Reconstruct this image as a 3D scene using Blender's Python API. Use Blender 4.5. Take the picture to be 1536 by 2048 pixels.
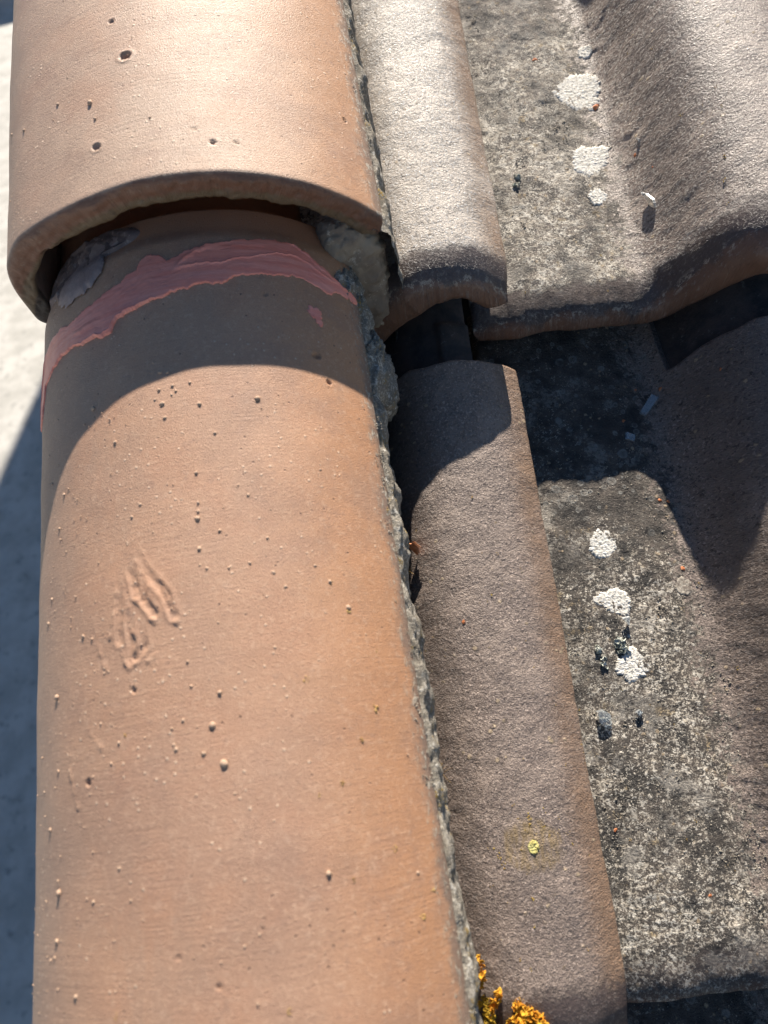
import bpy, math, random
import numpy as np
from mathutils import Matrix, Vector

# ------------------------------------------------------------------ scene, camera, light
scene = bpy.context.scene
for o in list(bpy.data.objects): bpy.data.objects.remove(o)
col = scene.collection
PITCH = math.radians(15.0)                 # slope of the roof; X right, Y up the slope
MW = Matrix.Rotation(PITCH, 4, 'X')        # roof frame -> world
SUN_E, SUN_A = math.radians(20.5), math.radians(9.0)   # sun seen from the roof frame
s_roof = Vector((math.cos(SUN_E)*math.sin(SUN_A), math.cos(SUN_E)*math.cos(SUN_A), math.sin(SUN_E)))
s_w = (MW.to_3x3() @ s_roof).normalized()
sun_el = math.asin(s_w.z); sun_az = math.atan2(s_w.x, s_w.y)

cam_d = bpy.data.cameras.new('camera'); cam = bpy.data.objects.new('camera', cam_d); col.objects.link(cam)
cam_d.sensor_fit = 'VERTICAL'; cam_d.sensor_height = 36.0; cam_d.lens = 26.0
cam_d.clip_start = 0.01; cam_d.clip_end = 400
cam.matrix_world = MW @ (Matrix.Translation((0.10073, -0.24390, 0.35164)) @ Matrix.Rotation(-0.145556, 4, 'Z')
                         @ Matrix.Rotation(0.129425, 4, 'Y') @ Matrix.Rotation(0.336367, 4, 'X'))
cam_d.dof.use_dof = True; cam_d.dof.focus_distance = 0.40; cam_d.dof.aperture_fstop = 9.0
scene.camera = cam

world = bpy.data.worlds.new('World'); scene.world = world; world.use_nodes = True
wn = world.node_tree.nodes; wn.clear()
sky = wn.new('ShaderNodeTexSky'); sky.sky_type = 'NISHITA'; sky.sun_disc = False
sky.sun_elevation = sun_el; sky.sun_rotation = sun_az
sky.air_density = 1.2; sky.dust_density = 0.0; sky.ozone_density = 6.0
bg = wn.new('ShaderNodeBackground'); bg.inputs['Strength'].default_value = 0.046
wo = wn.new('ShaderNodeOutputWorld')
world.node_tree.links.new(sky.outputs[0], bg.inputs['Color']); world.node_tree.links.new(bg.outputs[0], wo.inputs['Surface'])

sun_d = bpy.data.lights.new('sun', 'SUN'); sun_d.energy = 5.0; sun_d.angle = math.radians(0.53)
sun_d.color = (1.0, 0.92, 0.81)
sun = bpy.data.objects.new('sun', sun_d); col.objects.link(sun)
sun.rotation_euler = (-s_w).to_track_quat('-Z', 'Y').to_euler()

scene.view_settings.view_transform = 'Standard'; scene.view_settings.look = 'None'
scene.view_settings.exposure = 1.02; scene.view_settings.gamma = 1.0
scene.view_settings.use_curve_mapping = False
scene.render.engine = 'CYCLES'

# ------------------------------------------------------------------ helpers
RNG = np.random.default_rng(7)
_P = RNG.permutation(1024); _G = RNG.uniform(0, 2*np.pi, 1024); _GX, _GY = np.cos(_G), np.sin(_G)
def pnoise(x, y, seed=0):
    xi, yi = np.floor(x).astype(int), np.floor(y).astype(int); xf, yf = x-xi, y-yi
    def g(ix, iy, dx, dy):
        h = _P[(_P[(ix+seed*37) & 1023] + iy + seed*91) & 1023]
        return _GX[h]*dx + _GY[h]*dy
    u = xf*xf*xf*(xf*(xf*6-15)+10); v = yf*yf*yf*(yf*(yf*6-15)+10)
    a = g(xi, yi, xf, yf); b = g(xi+1, yi, xf-1, yf); c = g(xi, yi+1, xf, yf-1); d = g(xi+1, yi+1, xf-1, yf-1)
    return ((a*(1-u)+b*u)*(1-v)+(c*(1-u)+d*u)*v)*1.5
def fbm(x, y, f, oct=4, seed=0, gain=.5):
    x = np.asarray(x, float); y = np.asarray(y, float)
    r = 0; a = 1
    for i in range(oct):
        r = r + a*pnoise(x*f+13.7*i, y*f-7.1*i, seed+i); f *= 2.03; a *= gain
    return r
def ss(a, b, x):
    t = np.clip((np.asarray(x, float)-a)/(b-a), 0, 1); return t*t*(3-2*t)
def tag(o, label=None, cat=None, group=None, kind=None):
    if label: o['label'] = label
    if cat: o['category'] = cat
    if group: o['group'] = group
    if kind: o['kind'] = kind
    return o
def mesh(name, V, F, smooth=True):
    """V (n,3) array, F: (m,4) or (m,3) int array, or list of arrays"""
    me = bpy.data.meshes.new(name)
    V = np.asarray(V, np.float32); Fs = F if isinstance(F, list) and not isinstance(F[0], tuple) else [F]
    Fs = [np.asarray(f, np.int32) for f in Fs if len(f)]
    me.vertices.add(len(V)); me.vertices.foreach_set('co', V.ravel())
    loops = np.concatenate([f.ravel() for f in Fs]); sizes = np.concatenate([np.full(len(f), f.shape[1], np.int32) for f in Fs])
    me.loops.add(len(loops)); me.loops.foreach_set('vertex_index', loops)
    me.polygons.add(len(sizes)); st = np.zeros(len(sizes), np.int32); st[1:] = np.cumsum(sizes)[:-1]
    me.polygons.foreach_set('loop_start', st); me.polygons.foreach_set('loop_total', sizes)
    me.polygons.foreach_set('use_smooth', np.full(len(sizes), smooth))
    me.update(calc_edges=True); me.validate()
    return me
def obj(name, me, mat=None, parent=None, mw=None):
    o = bpy.data.objects.new(name, me); col.objects.link(o)
    if mat is not None and len(me.materials) == 0: me.materials.append(mat)
    if parent is not None: o.parent = parent
    if mw is not None:
        if parent is None: o.matrix_world = mw
        else: o.matrix_local = mw
    return o
def grid_faces(nu, nv, wrap_v=False, flip=False):
    i = np.arange(nu-1)[:, None]; j = np.arange(nv if wrap_v else nv-1)[None, :]
    j2 = (j+1) % nv
    a = i*nv+j; b = (i+1)*nv+j; c = (i+1)*nv+j2; d = i*nv+j2
    f = np.stack([a, b, c, d], -1).reshape(-1, 4)
    return f[:, ::-1] if flip else f
def box(name, x0, x1, y0, y1, z0, z1, mat, bev=0):
    V = [(x, y, z) for x in (x0, x1) for y in (y0, y1) for z in (z0, z1)]
    F = [(0, 1, 3, 2), (4, 6, 7, 5), (0, 4, 5, 1), (2, 3, 7, 6), (0, 2, 6, 4), (1, 5, 7, 3)]
    return mesh(name, V, F, smooth=False)
def seg_dist(X, Y, pts):
    """distance to polyline and fraction along it"""
    D = np.full(X.shape, 1e9); T = np.zeros(X.shape); L = [0]
    for a, b in zip(pts[:-1], pts[1:]): L.append(L[-1]+math.hypot(b[0]-a[0], b[1]-a[1]))
    for k, (a, b) in enumerate(zip(pts[:-1], pts[1:])):
        dx, dy = b[0]-a[0], b[1]-a[1]; l2 = dx*dx+dy*dy+1e-12
        t = np.clip(((X-a[0])*dx+(Y-a[1])*dy)/l2, 0, 1); d = np.hypot(X-a[0]-t*dx, Y-a[1]-t*dy)
        m = d < D; D = np.where(m, d, D); T = np.where(m, (L[k]+t*(L[k+1]-L[k]))/L[-1], T)
    return D, T

# ------------------------------------------------------------------ node helper
class NT:
    def __init__(s, name):
        s.m = bpy.data.materials.new(name); s.m.use_nodes = True; s.t = s.m.node_tree; s.t.nodes.clear()
        s.out = s.t.nodes.new('ShaderNodeOutputMaterial'); s.b = s.t.nodes.new('ShaderNodeBsdfPrincipled')
        s.t.links.new(s.b.outputs[0], s.out.inputs['Surface']); s.co = None
        tc = s.t.nodes.new('ShaderNodeTexCoord'); s.objc = tc.outputs['Object']
        sp = s.t.nodes.new('ShaderNodeSeparateXYZ'); s.t.links.new(s.objc, sp.inputs[0]); s.x, s.y, s.z = sp.outputs
    def put(s, inp, v):
        if isinstance(v, bpy.types.NodeSocket): s.t.links.new(v, inp)
        elif isinstance(v, (tuple, list)) and len(v) == 3 and inp.type == 'RGBA': inp.default_value = (*v, 1)
        else: inp.default_value = v
    def math(s, op, a, b=None, c=None, clamp=False):
        n = s.t.nodes.new('ShaderNodeMath'); n.operation = op; n.use_clamp = clamp
        s.put(n.inputs[0], a)
        if b is not None: s.put(n.inputs[1], b)
        if c is not None: s.put(n.inputs[2], c)
        return n.outputs[0]
    def add(s, a, b): return s.math('ADD', a, b)
    def sub(s, a, b): return s.math('SUBTRACT', a, b)
    def mul(s, a, b): return s.math('MULTIPLY', a, b)
    def max(s, a, b): return s.math('MAXIMUM', a, b)
    def step(s, v, a, b, lo=0., hi=1.):
        n = s.t.nodes.new('ShaderNodeMapRange'); n.interpolation_type = 'SMOOTHSTEP'
        s.put(n.inputs['Value'], v); s.put(n.inputs['From Min'], a); s.put(n.inputs['From Max'], b)
        s.put(n.inputs['To Min'], lo); s.put(n.inputs['To Max'], hi); return n.outputs[0]
    def mix(s, f, a, b, typ='MIX'):
        n = s.t.nodes.new('ShaderNodeMix'); n.data_type = 'RGBA'; n.blend_type = typ
        s.put(n.inputs[0], f); s.put(n.inputs[6], a); s.put(n.inputs[7], b); return n.outputs[2]
    def comb(s, x, y, z):
        n = s.t.nodes.new('ShaderNodeCombineXYZ'); s.put(n.inputs[0], x); s.put(n.inputs[1], y); s.put(n.inputs[2], z); return n.outputs[0]
    def noise(s, scale, detail=4, rough=.55, vec=None, off=0., dist=0.):
        v = vec if vec is not None else s.objc
        if off:
            a = s.t.nodes.new('ShaderNodeVectorMath'); a.operation = 'ADD'; s.put(a.inputs[0], v); a.inputs[1].default_value = (off, off*1.7, off*.6); v = a.outputs[0]
        n = s.t.nodes.new('ShaderNodeTexNoise'); s.put(n.inputs['Vector'], v); n.inputs['Scale'].default_value = scale
        n.inputs['Detail'].default_value = detail; n.inputs['Roughness'].default_value = rough; n.inputs['Distortion'].default_value = dist
        return n.outputs['Fac']
    def voro(s, scale, vec=None, feat='F1', rnd=1.0):
        n = s.t.nodes.new('ShaderNodeTexVoronoi'); n.feature = feat; s.put(n.inputs['Vector'], vec if vec is not None else s.objc)
        n.inputs['Scale'].default_value = scale; n.inputs['Randomness'].default_value = rnd
        return n
    def warp(s, amount, scale):
        n = s.t.nodes.new('ShaderNodeTexNoise'); s.put(n.inputs['Vector'], s.objc); n.inputs['Scale'].default_value = scale; n.inputs['Detail'].default_value = 3
        a = s.t.nodes.new('ShaderNodeVectorMath'); a.operation = 'MULTIPLY_ADD'; s.put(a.inputs[0], n.outputs['Color']); a.inputs[1].default_value = (amount,)*3
        s.put(a.inputs[2], s.objc); return a.outputs[0]
    def bump(s, h, dist, strength=1.0, normal=None):
        n = s.t.nodes.new('ShaderNodeBump'); n.inputs['Strength'].default_value = strength; n.inputs['Distance'].default_value = dist
        s.put(n.inputs['Height'], h)
        if normal is not None: s.put(n.inputs['Normal'], normal)
        return n.outputs[0]
    def finish(s, colr, rough=.8, normal=None, spec=.3):
        s.put(s.b.inputs['Base Color'], colr); s.put(s.b.inputs['Roughness'], rough); s.put(s.b.inputs['Specular IOR Level'], spec)
        if normal is not None: s.put(s.b.inputs['Normal'], normal)
        return s.m

# ------------------------------------------------------------------ materials
def mat_verge(name, seed, xc, zc, edge_deg, bright, c1, c2, end_y=None, head_y=None, rg=(.54, .68)):
    n = NT(name)
    th = n.math('MULTIPLY', n.math('ARCTAN2', n.sub(n.z, zc), n.sub(n.x, xc)), 57.29578)
    sx = n.mul(th, .0017); sv = n.comb(sx, n.y, seed*.37)          # arc length, along
    big = n.noise(9, 4, .6, sv, seed); med = n.noise(38, 5, .6, sv, seed+3)
    sand = n.noise(1500, 2, .6, sv, seed+1); grain = n.noise(560, 3, .6, sv, seed+2)
    streak = n.noise(800, 3, .65, n.comb(n.mul(sx, .035), n.add(n.y, n.mul(n.sub(big, .5), .004)), seed*.9), 0)   # combed lines round the tile
    sm = n.step(n.noise(14, 3, .5, sv, seed+30), .35, .60)
    c = n.mix(n.step(big, .36, .64), c1, c2)
    c = n.mix(n.step(med, .42, .70, 0, .4), c, (.51*bright, .255*bright, .145*bright))
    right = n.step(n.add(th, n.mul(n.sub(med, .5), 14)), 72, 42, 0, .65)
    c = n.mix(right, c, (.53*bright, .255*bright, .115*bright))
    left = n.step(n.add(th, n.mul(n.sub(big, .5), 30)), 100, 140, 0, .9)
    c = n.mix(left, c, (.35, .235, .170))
    c = n.mix(n.step(n.noise(22, 5, .7, sv, seed+21), .48, .68, 0, .45), c, (.34, .205, .145))
    c = n.mix(n.step(n.noise(11, 5, .75, n.comb(n.mul(sx, 1.6), n.mul(n.y, .6), 1.), seed+22), .52, .66, 0, .35), c, (.40, .27, .19))
    c = n.mix(n.step(n.noise(240, 4, .75, sv, seed+26), .58, .68, 0, .35), c, (.30, .18, .13))
    c = n.mix(n.step(n.noise(130, 4, .7, sv, seed+8), .60, .75, 0, .30), c, (.62, .43, .31))
    c = n.mix(n.step(grain, .50, .72, 0, .35), c, (.72, .49, .34)); c = n.mix(n.step(sand, .30, .50, .45, 0), c, (.27, .14, .09))
    c = n.mix(n.mul(n.step(streak, .42, .36), n.mul(sm, .16)), c, (.24, .12, .075))
    # dark weathered strip along the bedded edge, with pale lichen crumbs
    ed = n.step(n.add(th, n.mul(n.sub(n.noise(70, 5, .7, sv, seed+5), .5), 11)), edge_deg+7, edge_deg+3)
    c = n.mix(n.mul(ed, .75), c, (.20, .155, .125))
    fl = n.mul(n.step(n.noise(420, 5, .75, n.comb(sx, n.mul(n.y, .45), 3.), seed+6), .53, .60), n.step(th, edge_deg+10, edge_deg+1, .0, 1.))
    c = n.mix(fl, c, (.55, .50, .40))
    # scattered lime flecks, iron specks and pin holes
    v = n.voro(260, sv); sp = n.mul(n.step(v.outputs['Distance'], .17, .10), n.math('GREATER_THAN', n.noise(31, 3, .6, sv, seed+9), .54))
    c = n.mix(n.mul(sp, .6), c, (.72, .55, .40))
    v2 = n.voro(190, n.comb(sx, n.y, 2.2)); sp2 = n.mul(n.step(v2.outputs['Distance'], .10, .06), n.step(n.noise(45, 3, .6, sv, seed+12), .48, .54))
    c = n.mix(n.mul(sp2, .8), c, (.15, .085, .06))
    if head_y is not None:      # unweathered collar near the head
        hb = n.step(n.add(n.y, n.mul(n.sub(med, .5), .012)), head_y-.004, head_y+.004, 0, .75)
        c = n.mix(hb, c, (.36, .17, .095)); c = c
    if end_y is not None:       # tail face: raw clay, brown and stained
        eb = n.step(n.add(n.y, n.mul(n.sub(n.noise(120, 4, .6, None, 2), .5), .003)), end_y+.0035, end_y+.0012)
        rad = n.math('SQRT', n.add(n.math('POWER', n.sub(n.x, xc), 2), n.math('POWER', n.sub(n.z, zc), 2)))
        ec = n.mix(n.step(n.add(rad, n.mul(n.sub(n.noise(260, 4, .6), .5), .004)), .1035, .1065), (.165, .115, .068), (.20, .10, .062))
        ec = n.mix(n.step(n.noise(420, 5, .8), .57, .66, 0, .5), ec, (.30, .235, .165))
        ec = n.mix(n.step(n.noise(210, 5, .8, None, 4), .55, .70, 0, .7), ec, (.07, .05, .036))
        ec = n.mix(n.step(rad, .0992, .0975), ec, (.045, .034, .028))
        c = n.mix(eb, c, ec)
    h = n.add(n.mul(streak, n.mul(sm, .45)), n.add(n.mul(n.noise(2300, 2, .6, sv, seed+33), 1.0), n.add(n.mul(sand, .7), n.mul(grain, .3))))
    h = n.add(h, n.add(n.mul(fl, 1.2), n.sub(n.mul(sp, .8), n.mul(sp2, 1.6))))
    nb = n.bump(h, .00050, .7)
    return n.finish(c, n.step(grain, .3, .7, *rg), nb, .5)

def mat_roof(name, seed, roll_a, roll_b, sheen, cream=1.0, lift=1.0, halo=None, clean=.92):
    """weathered interlocking tile: lichen crusted pan (low u), barer roll (high u), clean tail lip"""
    n = NT(name); u, v = n.x, n.y; o = seed*1.31
    p2 = n.comb(u, v, o)
    bigp = n.noise(26, 4, .6, p2, o); medp = n.noise(85, 5, .65, p2, o+2); sand = n.noise(1500, 2, .6, p2, o+4); grit = n.noise(620, 3, .65, p2, o+5)
    crust = n.noise(300, 6, .78, p2, o+6)
    def cells(sc, off):
        vo = n.voro(sc, n.comb(n.add(u, off), n.add(v, n.mul(n.sub(crust, .5), .0016)), o)); sep = n.t.nodes.new('ShaderNodeSeparateColor'); n.t.links.new(vo.outputs['Color'], sep.inputs[0])
        return vo.outputs['Distance'], sep.outputs[0], sep.outputs[1]
    d1, r1, g1 = cells(430, .0); d2, r2, g2 = cells(800, .3)
    # ---- roll clay: sandy, pale grains standing in dark pores
    rc = n.mix(n.step(medp, .35, .68), roll_a, roll_b)
    rc = n.mix(n.step(bigp, .35, .65, 0, .35), rc, tuple(q*.72 for q in roll_b))
    pal = n.step(n.add(n.noise(760, 3, .7, n.comb(u, n.mul(v, .8), o), o+24), n.mul(n.sub(medp, .5), .15)), .54, .60)
    rc = n.mix(n.mul(pal, .60), rc, tuple(min(.85, q*1.9+.04) for q in roll_a))
    rc = n.mix(n.mul(n.step(n.noise(540, 3, .7, p2, o+25), .42, .37), n.step(u, .150, .115, .35, .9)), rc, tuple(q*.30 for q in roll_b))
    rc = n.mix(n.step(grit, .36, .47, .5, 0), rc, tuple(q*.35 for q in roll_b))
    rc = n.mix(n.mul(n.mul(n.step(u, .085, .105), n.step(u, .145, .125)), n.step(bigp, .30, .55, .2, .6)), rc, tuple(q*.45 for q in roll_b))
    rc = n.mix(n.mul(n.step(u, .172, .188), n.step(bigp, .3, .6, .3, .8)), rc, (.27, .165, .10))
    # ---- pan: black biofilm, cream grains and crust, rosettes
    pc = n.mix(n.step(medp, .32, .62), (.036*lift, .033*lift, .030*lift), (.110*lift, .091*lift, .075*lift))
    dens = n.add(n.mul(n.sub(bigp, .5), 1.3), n.mul(n.sub(medp, .5), 1.7))
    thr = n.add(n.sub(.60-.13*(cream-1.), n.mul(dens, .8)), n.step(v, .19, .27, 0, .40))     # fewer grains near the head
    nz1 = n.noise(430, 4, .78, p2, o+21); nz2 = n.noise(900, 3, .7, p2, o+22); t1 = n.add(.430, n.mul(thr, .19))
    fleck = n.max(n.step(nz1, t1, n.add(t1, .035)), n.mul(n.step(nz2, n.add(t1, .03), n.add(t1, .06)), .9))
    fc = n.mix(n.step(n.noise(200, 4, .7, p2, o+23), .40, .60), (.76, .70, .60), (.48, .42, .34))
    fc = n.mix(n.step(n.noise(95, 4, .6, p2, o+10), .60, .68, 0, .7), fc, (.36, .25, .11))
    pc = n.mix(fleck, pc, fc)
    veil = n.step(n.add(n.noise(38, 4, .6, p2, o+27), n.mul(n.sub(nz1, .5), .55)), .54, .66, 0, .40)
    pc = n.mix(veil, pc, (.56, .51, .44))
    grime = n.step(n.add(n.noise(30, 4, .6, p2, o+28), n.mul(n.sub(nz1, .5), .6)), .55, .68, 0, .6)
    pc = n.mix(grime, pc, (.050, .042, .036))
    rz = None
    for sc, k, hi in ((120, 11, .46), (230, 12, .5)):
        vo = n.voro(sc, p2); d = n.add(vo.outputs['Distance'], n.mul(n.sub(crust, .5), .40))
        sep = n.t.nodes.new('ShaderNodeSeparateColor'); n.t.links.new(vo.outputs['Color'], sep.inputs[0])
        rad = n.mul(sep.outputs[0], hi)
        disk = n.step(d, rad, n.sub(rad, .09)); keep = n.math('GREATER_THAN', sep.outputs[1], .45)
        ring = n.mul(disk, n.step(d, n.mul(rad, .35), n.mul(rad, .85), .25, .9))
        m = n.mul(ring, n.mul(keep, n.step(n.noise(40, 3, .6, p2, o+k), .40, .50)))
        pc = n.mix(n.mul(m, n.step(v, .20, .27, .25, .95)), pc, (.27, .26, .235)); rz = n.max(rz, m) if rz else m
    # pan fades to roll; the rise is smoother brown clay with dark pits
    lim = n.add(u, n.add(n.mul(n.sub(medp, .5), .050), n.mul(n.sub(r1, .5), .014)))
    pm = n.step(lim, .084, .070)
    c = n.mix(pm, rc, pc)
    pit = n.mul(n.mul(n.step(n.noise(420, 3, .7, p2, o+13), .38, .33), n.step(medp, .40, .55)), n.step(u, .165, .13, .25, 1.))
    c = n.mix(n.mul(pit, .8), c, (.035, .029, .028))
    vs = n.voro(170, p2); spk = n.mul(n.step(n.add(vs.outputs['Distance'], n.mul(n.sub(crust, .5), .5)), .20, .12), n.step(n.noise(50, 3, .6, p2, o+15), .53, .58))
    c = n.mix(n.mul(spk, .8), c, (.50, .38, .25))
    if halo:
        hd = n.math('SQRT', n.add(n.math('POWER', n.sub(u, halo[0]), 2), n.math('POWER', n.mul(n.sub(v, halo[1]), 1.25), 2)))
        hm = n.mul(n.step(n.add(hd, n.mul(n.sub(medp, .5), .012)), .0150, .0115), n.step(n.noise(320, 4, .7, n.comb(n.mul(u, 1.6), n.mul(v, .35), 0), 3), .40, .58, .25, .9))
        c = n.mix(hm, c, (.26, .185, .10))
    # sheltered tail lip, bare brown clay
    vt = n.add(v, n.mul(n.sub(medp, .5), .020))
    tb = n.step(n.add(vt, n.mul(n.sub(crust, .5), .012)), .024, .017); lip = n.step(vt, .0045, .001)
    tc = n.mix(lip, (.080, .058, .053), (.17, .088, .056)); tc = n.mix(n.step(grit, .57, .66, 0, .55), tc, (.27, .22, .19))
    tc = n.mix(n.mul(n.step(crust, .53, .60), n.mul(n.step(v, .008, .004), n.step(v, .0, .003))), tc, (.40, .33, .26))
    c = n.mix(n.mul(tb, clean), c, tc)
    h = n.add(n.mul(n.mul(fleck, nz1), n.mul(pm, 3.4)), n.add(n.mul(sand, .7), n.mul(grit, 1.6)))
    h = n.add(h, n.mul(n.sub(1., pm), n.sub(n.mul(pal, 1.0), 0.)))
    h = n.add(h, n.add(n.mul(rz, .5), n.mul(pit, -1.4))); h = n.add(h, n.mul(spk, 1.2))
    h = n.mul(h, n.step(tb, 0, 1, 1., .35))
    nb = n.bump(h, .00075, .8)
    rg = n.mix(pm, (sheen,)*3, (.82,)*3)
    return n.finish(c, rg, nb, .45)

def mat_simple(name, c1, c2, scale, rough=.85, bump=.0006, bscale=500, c3=None, t3=.62, spec=.3, bs=.9):
    n = NT(name); a = n.noise(scale, 5, .65); c = n.mix(n.step(a, .38, .62), c1, c2); g = n.noise(bscale, 5, .75, None, 3)
    if c3: c = n.mix(n.step(n.noise(scale*3.1, 5, .75, None, 5), t3, t3+.07), c, c3)
    nb = n.bump(g, bump, bs) if bump else None
    return n.finish(c, rough, nb, spec)
# ---- measured positions on the tiles: (angle in degrees, distance along the tile in m, radius)
NOD = [(67.91,-0.0879,0.00127),(82.08,-0.0888,0.00106),(91.27,-0.086,0.00129),(92.01,-0.0791,0.00087),(88.49,-0.0785,0.00087),(87.68,-0.0811,0.00065),(91.54,-0.0709,0.00088),(89.59,-0.0717,0.00066),(88.86,-0.0826,0.00065),(93.17,-0.0833,0.00065),(90.8,-0.0926,0.00106),(84.07,-0.0782,0.00065),(111.87,-0.0773,0.00115),(83.96,-0.119,0.00081),(83.93,-0.1317,0.0006),(84.06,-0.1354,0.00079),(84.27,-0.1383,0.00119),(84.36,-0.1506,0.00097),(82.83,-0.1587,0.00077),(77.93,-0.1596,0.00058),(73.19,-0.1585,0.00077),(68.73,-0.149,0.00078),(68.12,-0.163,0.00096),(65.72,-0.1689,0.00095),(79.44,-0.1443,0.00078),(72.31,-0.1308,0.00079),(64.65,-0.1268,0.0008),(98.01,-0.1279,0.00082),(100.39,-0.1322,0.00062),(133.2,-0.162,0.00114),(127.43,-0.1936,0.00131),(116.06,-0.1739,0.00084),(112.92,-0.1761,0.00062),(69.37,-0.1913,0.00075),(88.36,-0.1922,0.00057),(81.88,-0.2048,0.00074),(87.87,-0.2011,0.00056),(90.0,-0.2124,0.00075),(92.49,-0.2145,0.00057),(83.79,-0.2157,0.0013),(92.21,-0.2201,0.00056),(91.82,-0.2217,0.00094),(86.01,-0.2245,0.00093),(81.92,-0.2288,0.00166),(105.34,-0.2161,0.00059),(107.48,-0.2226,0.00059),(131.75,-0.1,0.00072),(124.4,-0.1099,0.00069),(126.78,-0.124,0.00069),(131.15,-0.1525,0.00068),(126.33,-0.2212,0.00064),(130.8,-0.2411,0.00088),(125.9,-0.2625,0.00128),(113.1,-0.266,0.00081),(103.17,-0.2668,0.00058),(105.84,-0.2567,0.00078),(126.45,-0.2776,0.00108),(127.36,-0.2827,0.00065),(118.8,-0.294,0.00105),(100.75,-0.2355,0.00058),(99.22,-0.2362,0.00057),(80.12,-0.2389,0.00055),(77.17,-0.2548,0.00055),(62.92,-0.2681,0.00111),(50.92,-0.1778,0.00117),(54.9,-0.1674,0.00097),(58.2,-0.161,0.00078),(42.06,-0.2739,0.00079),(53.87,-0.1197,0.00062),(104.74,-0.0975,0.00087),(78.85,-0.1027,0.00083)]
GOLD = [(51.05,-0.1792,0.00097),(54.67,-0.1678,0.00078),(63.18,-0.2041,0.00112),(47.38,-0.2161,0.00135),(42.39,-0.2872,0.00138),(38.33,-0.2801,0.001),(47.26,-0.2651,0.00096),(57.72,-0.2406,0.00075),(57.83,-0.2716,0.00056),(72.99,-0.3043,0.00075),(107.38,-0.2993,0.0008),(103.72,-0.2138,0.00059),(44.69,-0.1945,0.00079),(33.58,-0.1333,0.00086),(51.89,-0.2272,0.00076),(62.93,-0.2435,0.00055)]
PITU = [(92.73,0.0734,0.00306),(95.83,0.0976,0.00175),(100.48,0.0271,0.00233),(78.49,0.0249,0.001),(74.84,0.0178,0.00172),(69.88,0.0182,0.00123),(77.93,0.0326,0.00076),(41.28,0.0517,0.00165)]
PITL = [(114.25,-0.2275,0.00162),(93.11,-0.2848,0.00095),(85.72,-0.2945,0.00113),(81.77,-0.2048,0.00074),(70.82,-0.1714,0.00076),(101.13,-0.1988,0.00136),(50.79,-0.064,0.00226),(47.85,-0.0765,0.00156),(63.22,-0.0351,0.00139),(76.71,-0.2801,0.00074)]
NODU = [(101.89,0.0538,0.00136),(111.21,0.0632,0.00085),(122.43,0.0621,0.00087),(100.68,0.0433,0.0008),(87.72,0.0346,0.00077),(129.79,0.0722,0.00091)]
RIDGE = [[(105.99,-0.1553),(105.38,-0.1632),(105.74,-0.1683),(106.82,-0.1733),(107.17,-0.1776)],[(103.83,-0.1545),(102.85,-0.1626),(101.85,-0.1674),(101.98,-0.175),(100.49,-0.1791)],[(101.67,-0.142),(99.91,-0.1498),(98.57,-0.1549),(96.67,-0.1611),(94.95,-0.1669)],[(112.38,-0.1697),(111.14,-0.1777),(109.95,-0.1847),(108.49,-0.1895)],[(104.26,-0.1816),(103.78,-0.186),(102.27,-0.1907)],[(98.88,-0.1446),(96.48,-0.1527),(93.37,-0.1622),(91.22,-0.1703),(90.15,-0.1772)],[(93.44,-0.1828),(95.47,-0.1879),(97.32,-0.1895)],[(100.23,-0.1659),(97.88,-0.1703),(95.53,-0.1756)],[(100.85,-0.1976),(102.7,-0.2001)],[(114.47,-0.209),(112.08,-0.2144),(110.28,-0.2169)],[(119.14,-0.2126),(120.92,-0.217),(120.91,-0.2225),(119.52,-0.2297),(118.04,-0.2352)]]
FURROW = [[(105.01,-0.1572),(104.55,-0.1651),(104.67,-0.1726),(104.51,-0.18)],[(102.06,-0.149),(100.59,-0.1573),(99.79,-0.1637)],[(100.03,-0.156),(98.95,-0.1609),(97.8,-0.1667),(95.46,-0.1726)],[(97.96,-0.1506),(95.6,-0.1583),(92.52,-0.1661),(90.88,-0.1748)],[(102.92,-0.167),(101.72,-0.1751),(101.07,-0.1826),(101.7,-0.1881)],[(99.01,-0.176),(98.17,-0.1836),(100.26,-0.1871)]]
SM_UP = [(131.09,-0.0239),(119.14,-0.0264),(108.87,-0.0228),(102.05,-0.0196),(96.6,-0.0156),(95.76,-0.0106),(92.82,-0.0094),(89.78,-0.0118),(88.08,-0.0152),(86.69,-0.0141),(83.27,-0.0121),(77.86,-0.009),(72.52,-0.0074),(65.76,-0.0056),(60.14,-0.0039),(54.37,-0.0045),(49.95,-0.0072),(45.42,-0.0118),(41.46,-0.0165),(37.16,-0.0207),(33.12,-0.0252)]
SM_LO = [(138.01,-0.0443),(127.29,-0.0412),(120.34,-0.0415),(112.77,-0.0429),(105.31,-0.0443),(103.13,-0.0388),(100.76,-0.0376),(94.83,-0.0357),(87.89,-0.0334),(81.23,-0.0306),(74.76,-0.0304),(70.74,-0.0271),(65.41,-0.0257),(58.5,-0.0244),(52.65,-0.0236),(47.36,-0.0257),(43.29,-0.0271),(39.47,-0.0246),(33.81,-0.0275)]
SCAB = [(136.88,0.0197),(124.66,0.0251),(112.38,0.0212),(103.15,0.0177),(96.1,0.0101),(94.73,0.0036),(101.74,0.0009),(108.65,0.0005),(116.78,0.0021),(124.55,0.0056)]
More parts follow.
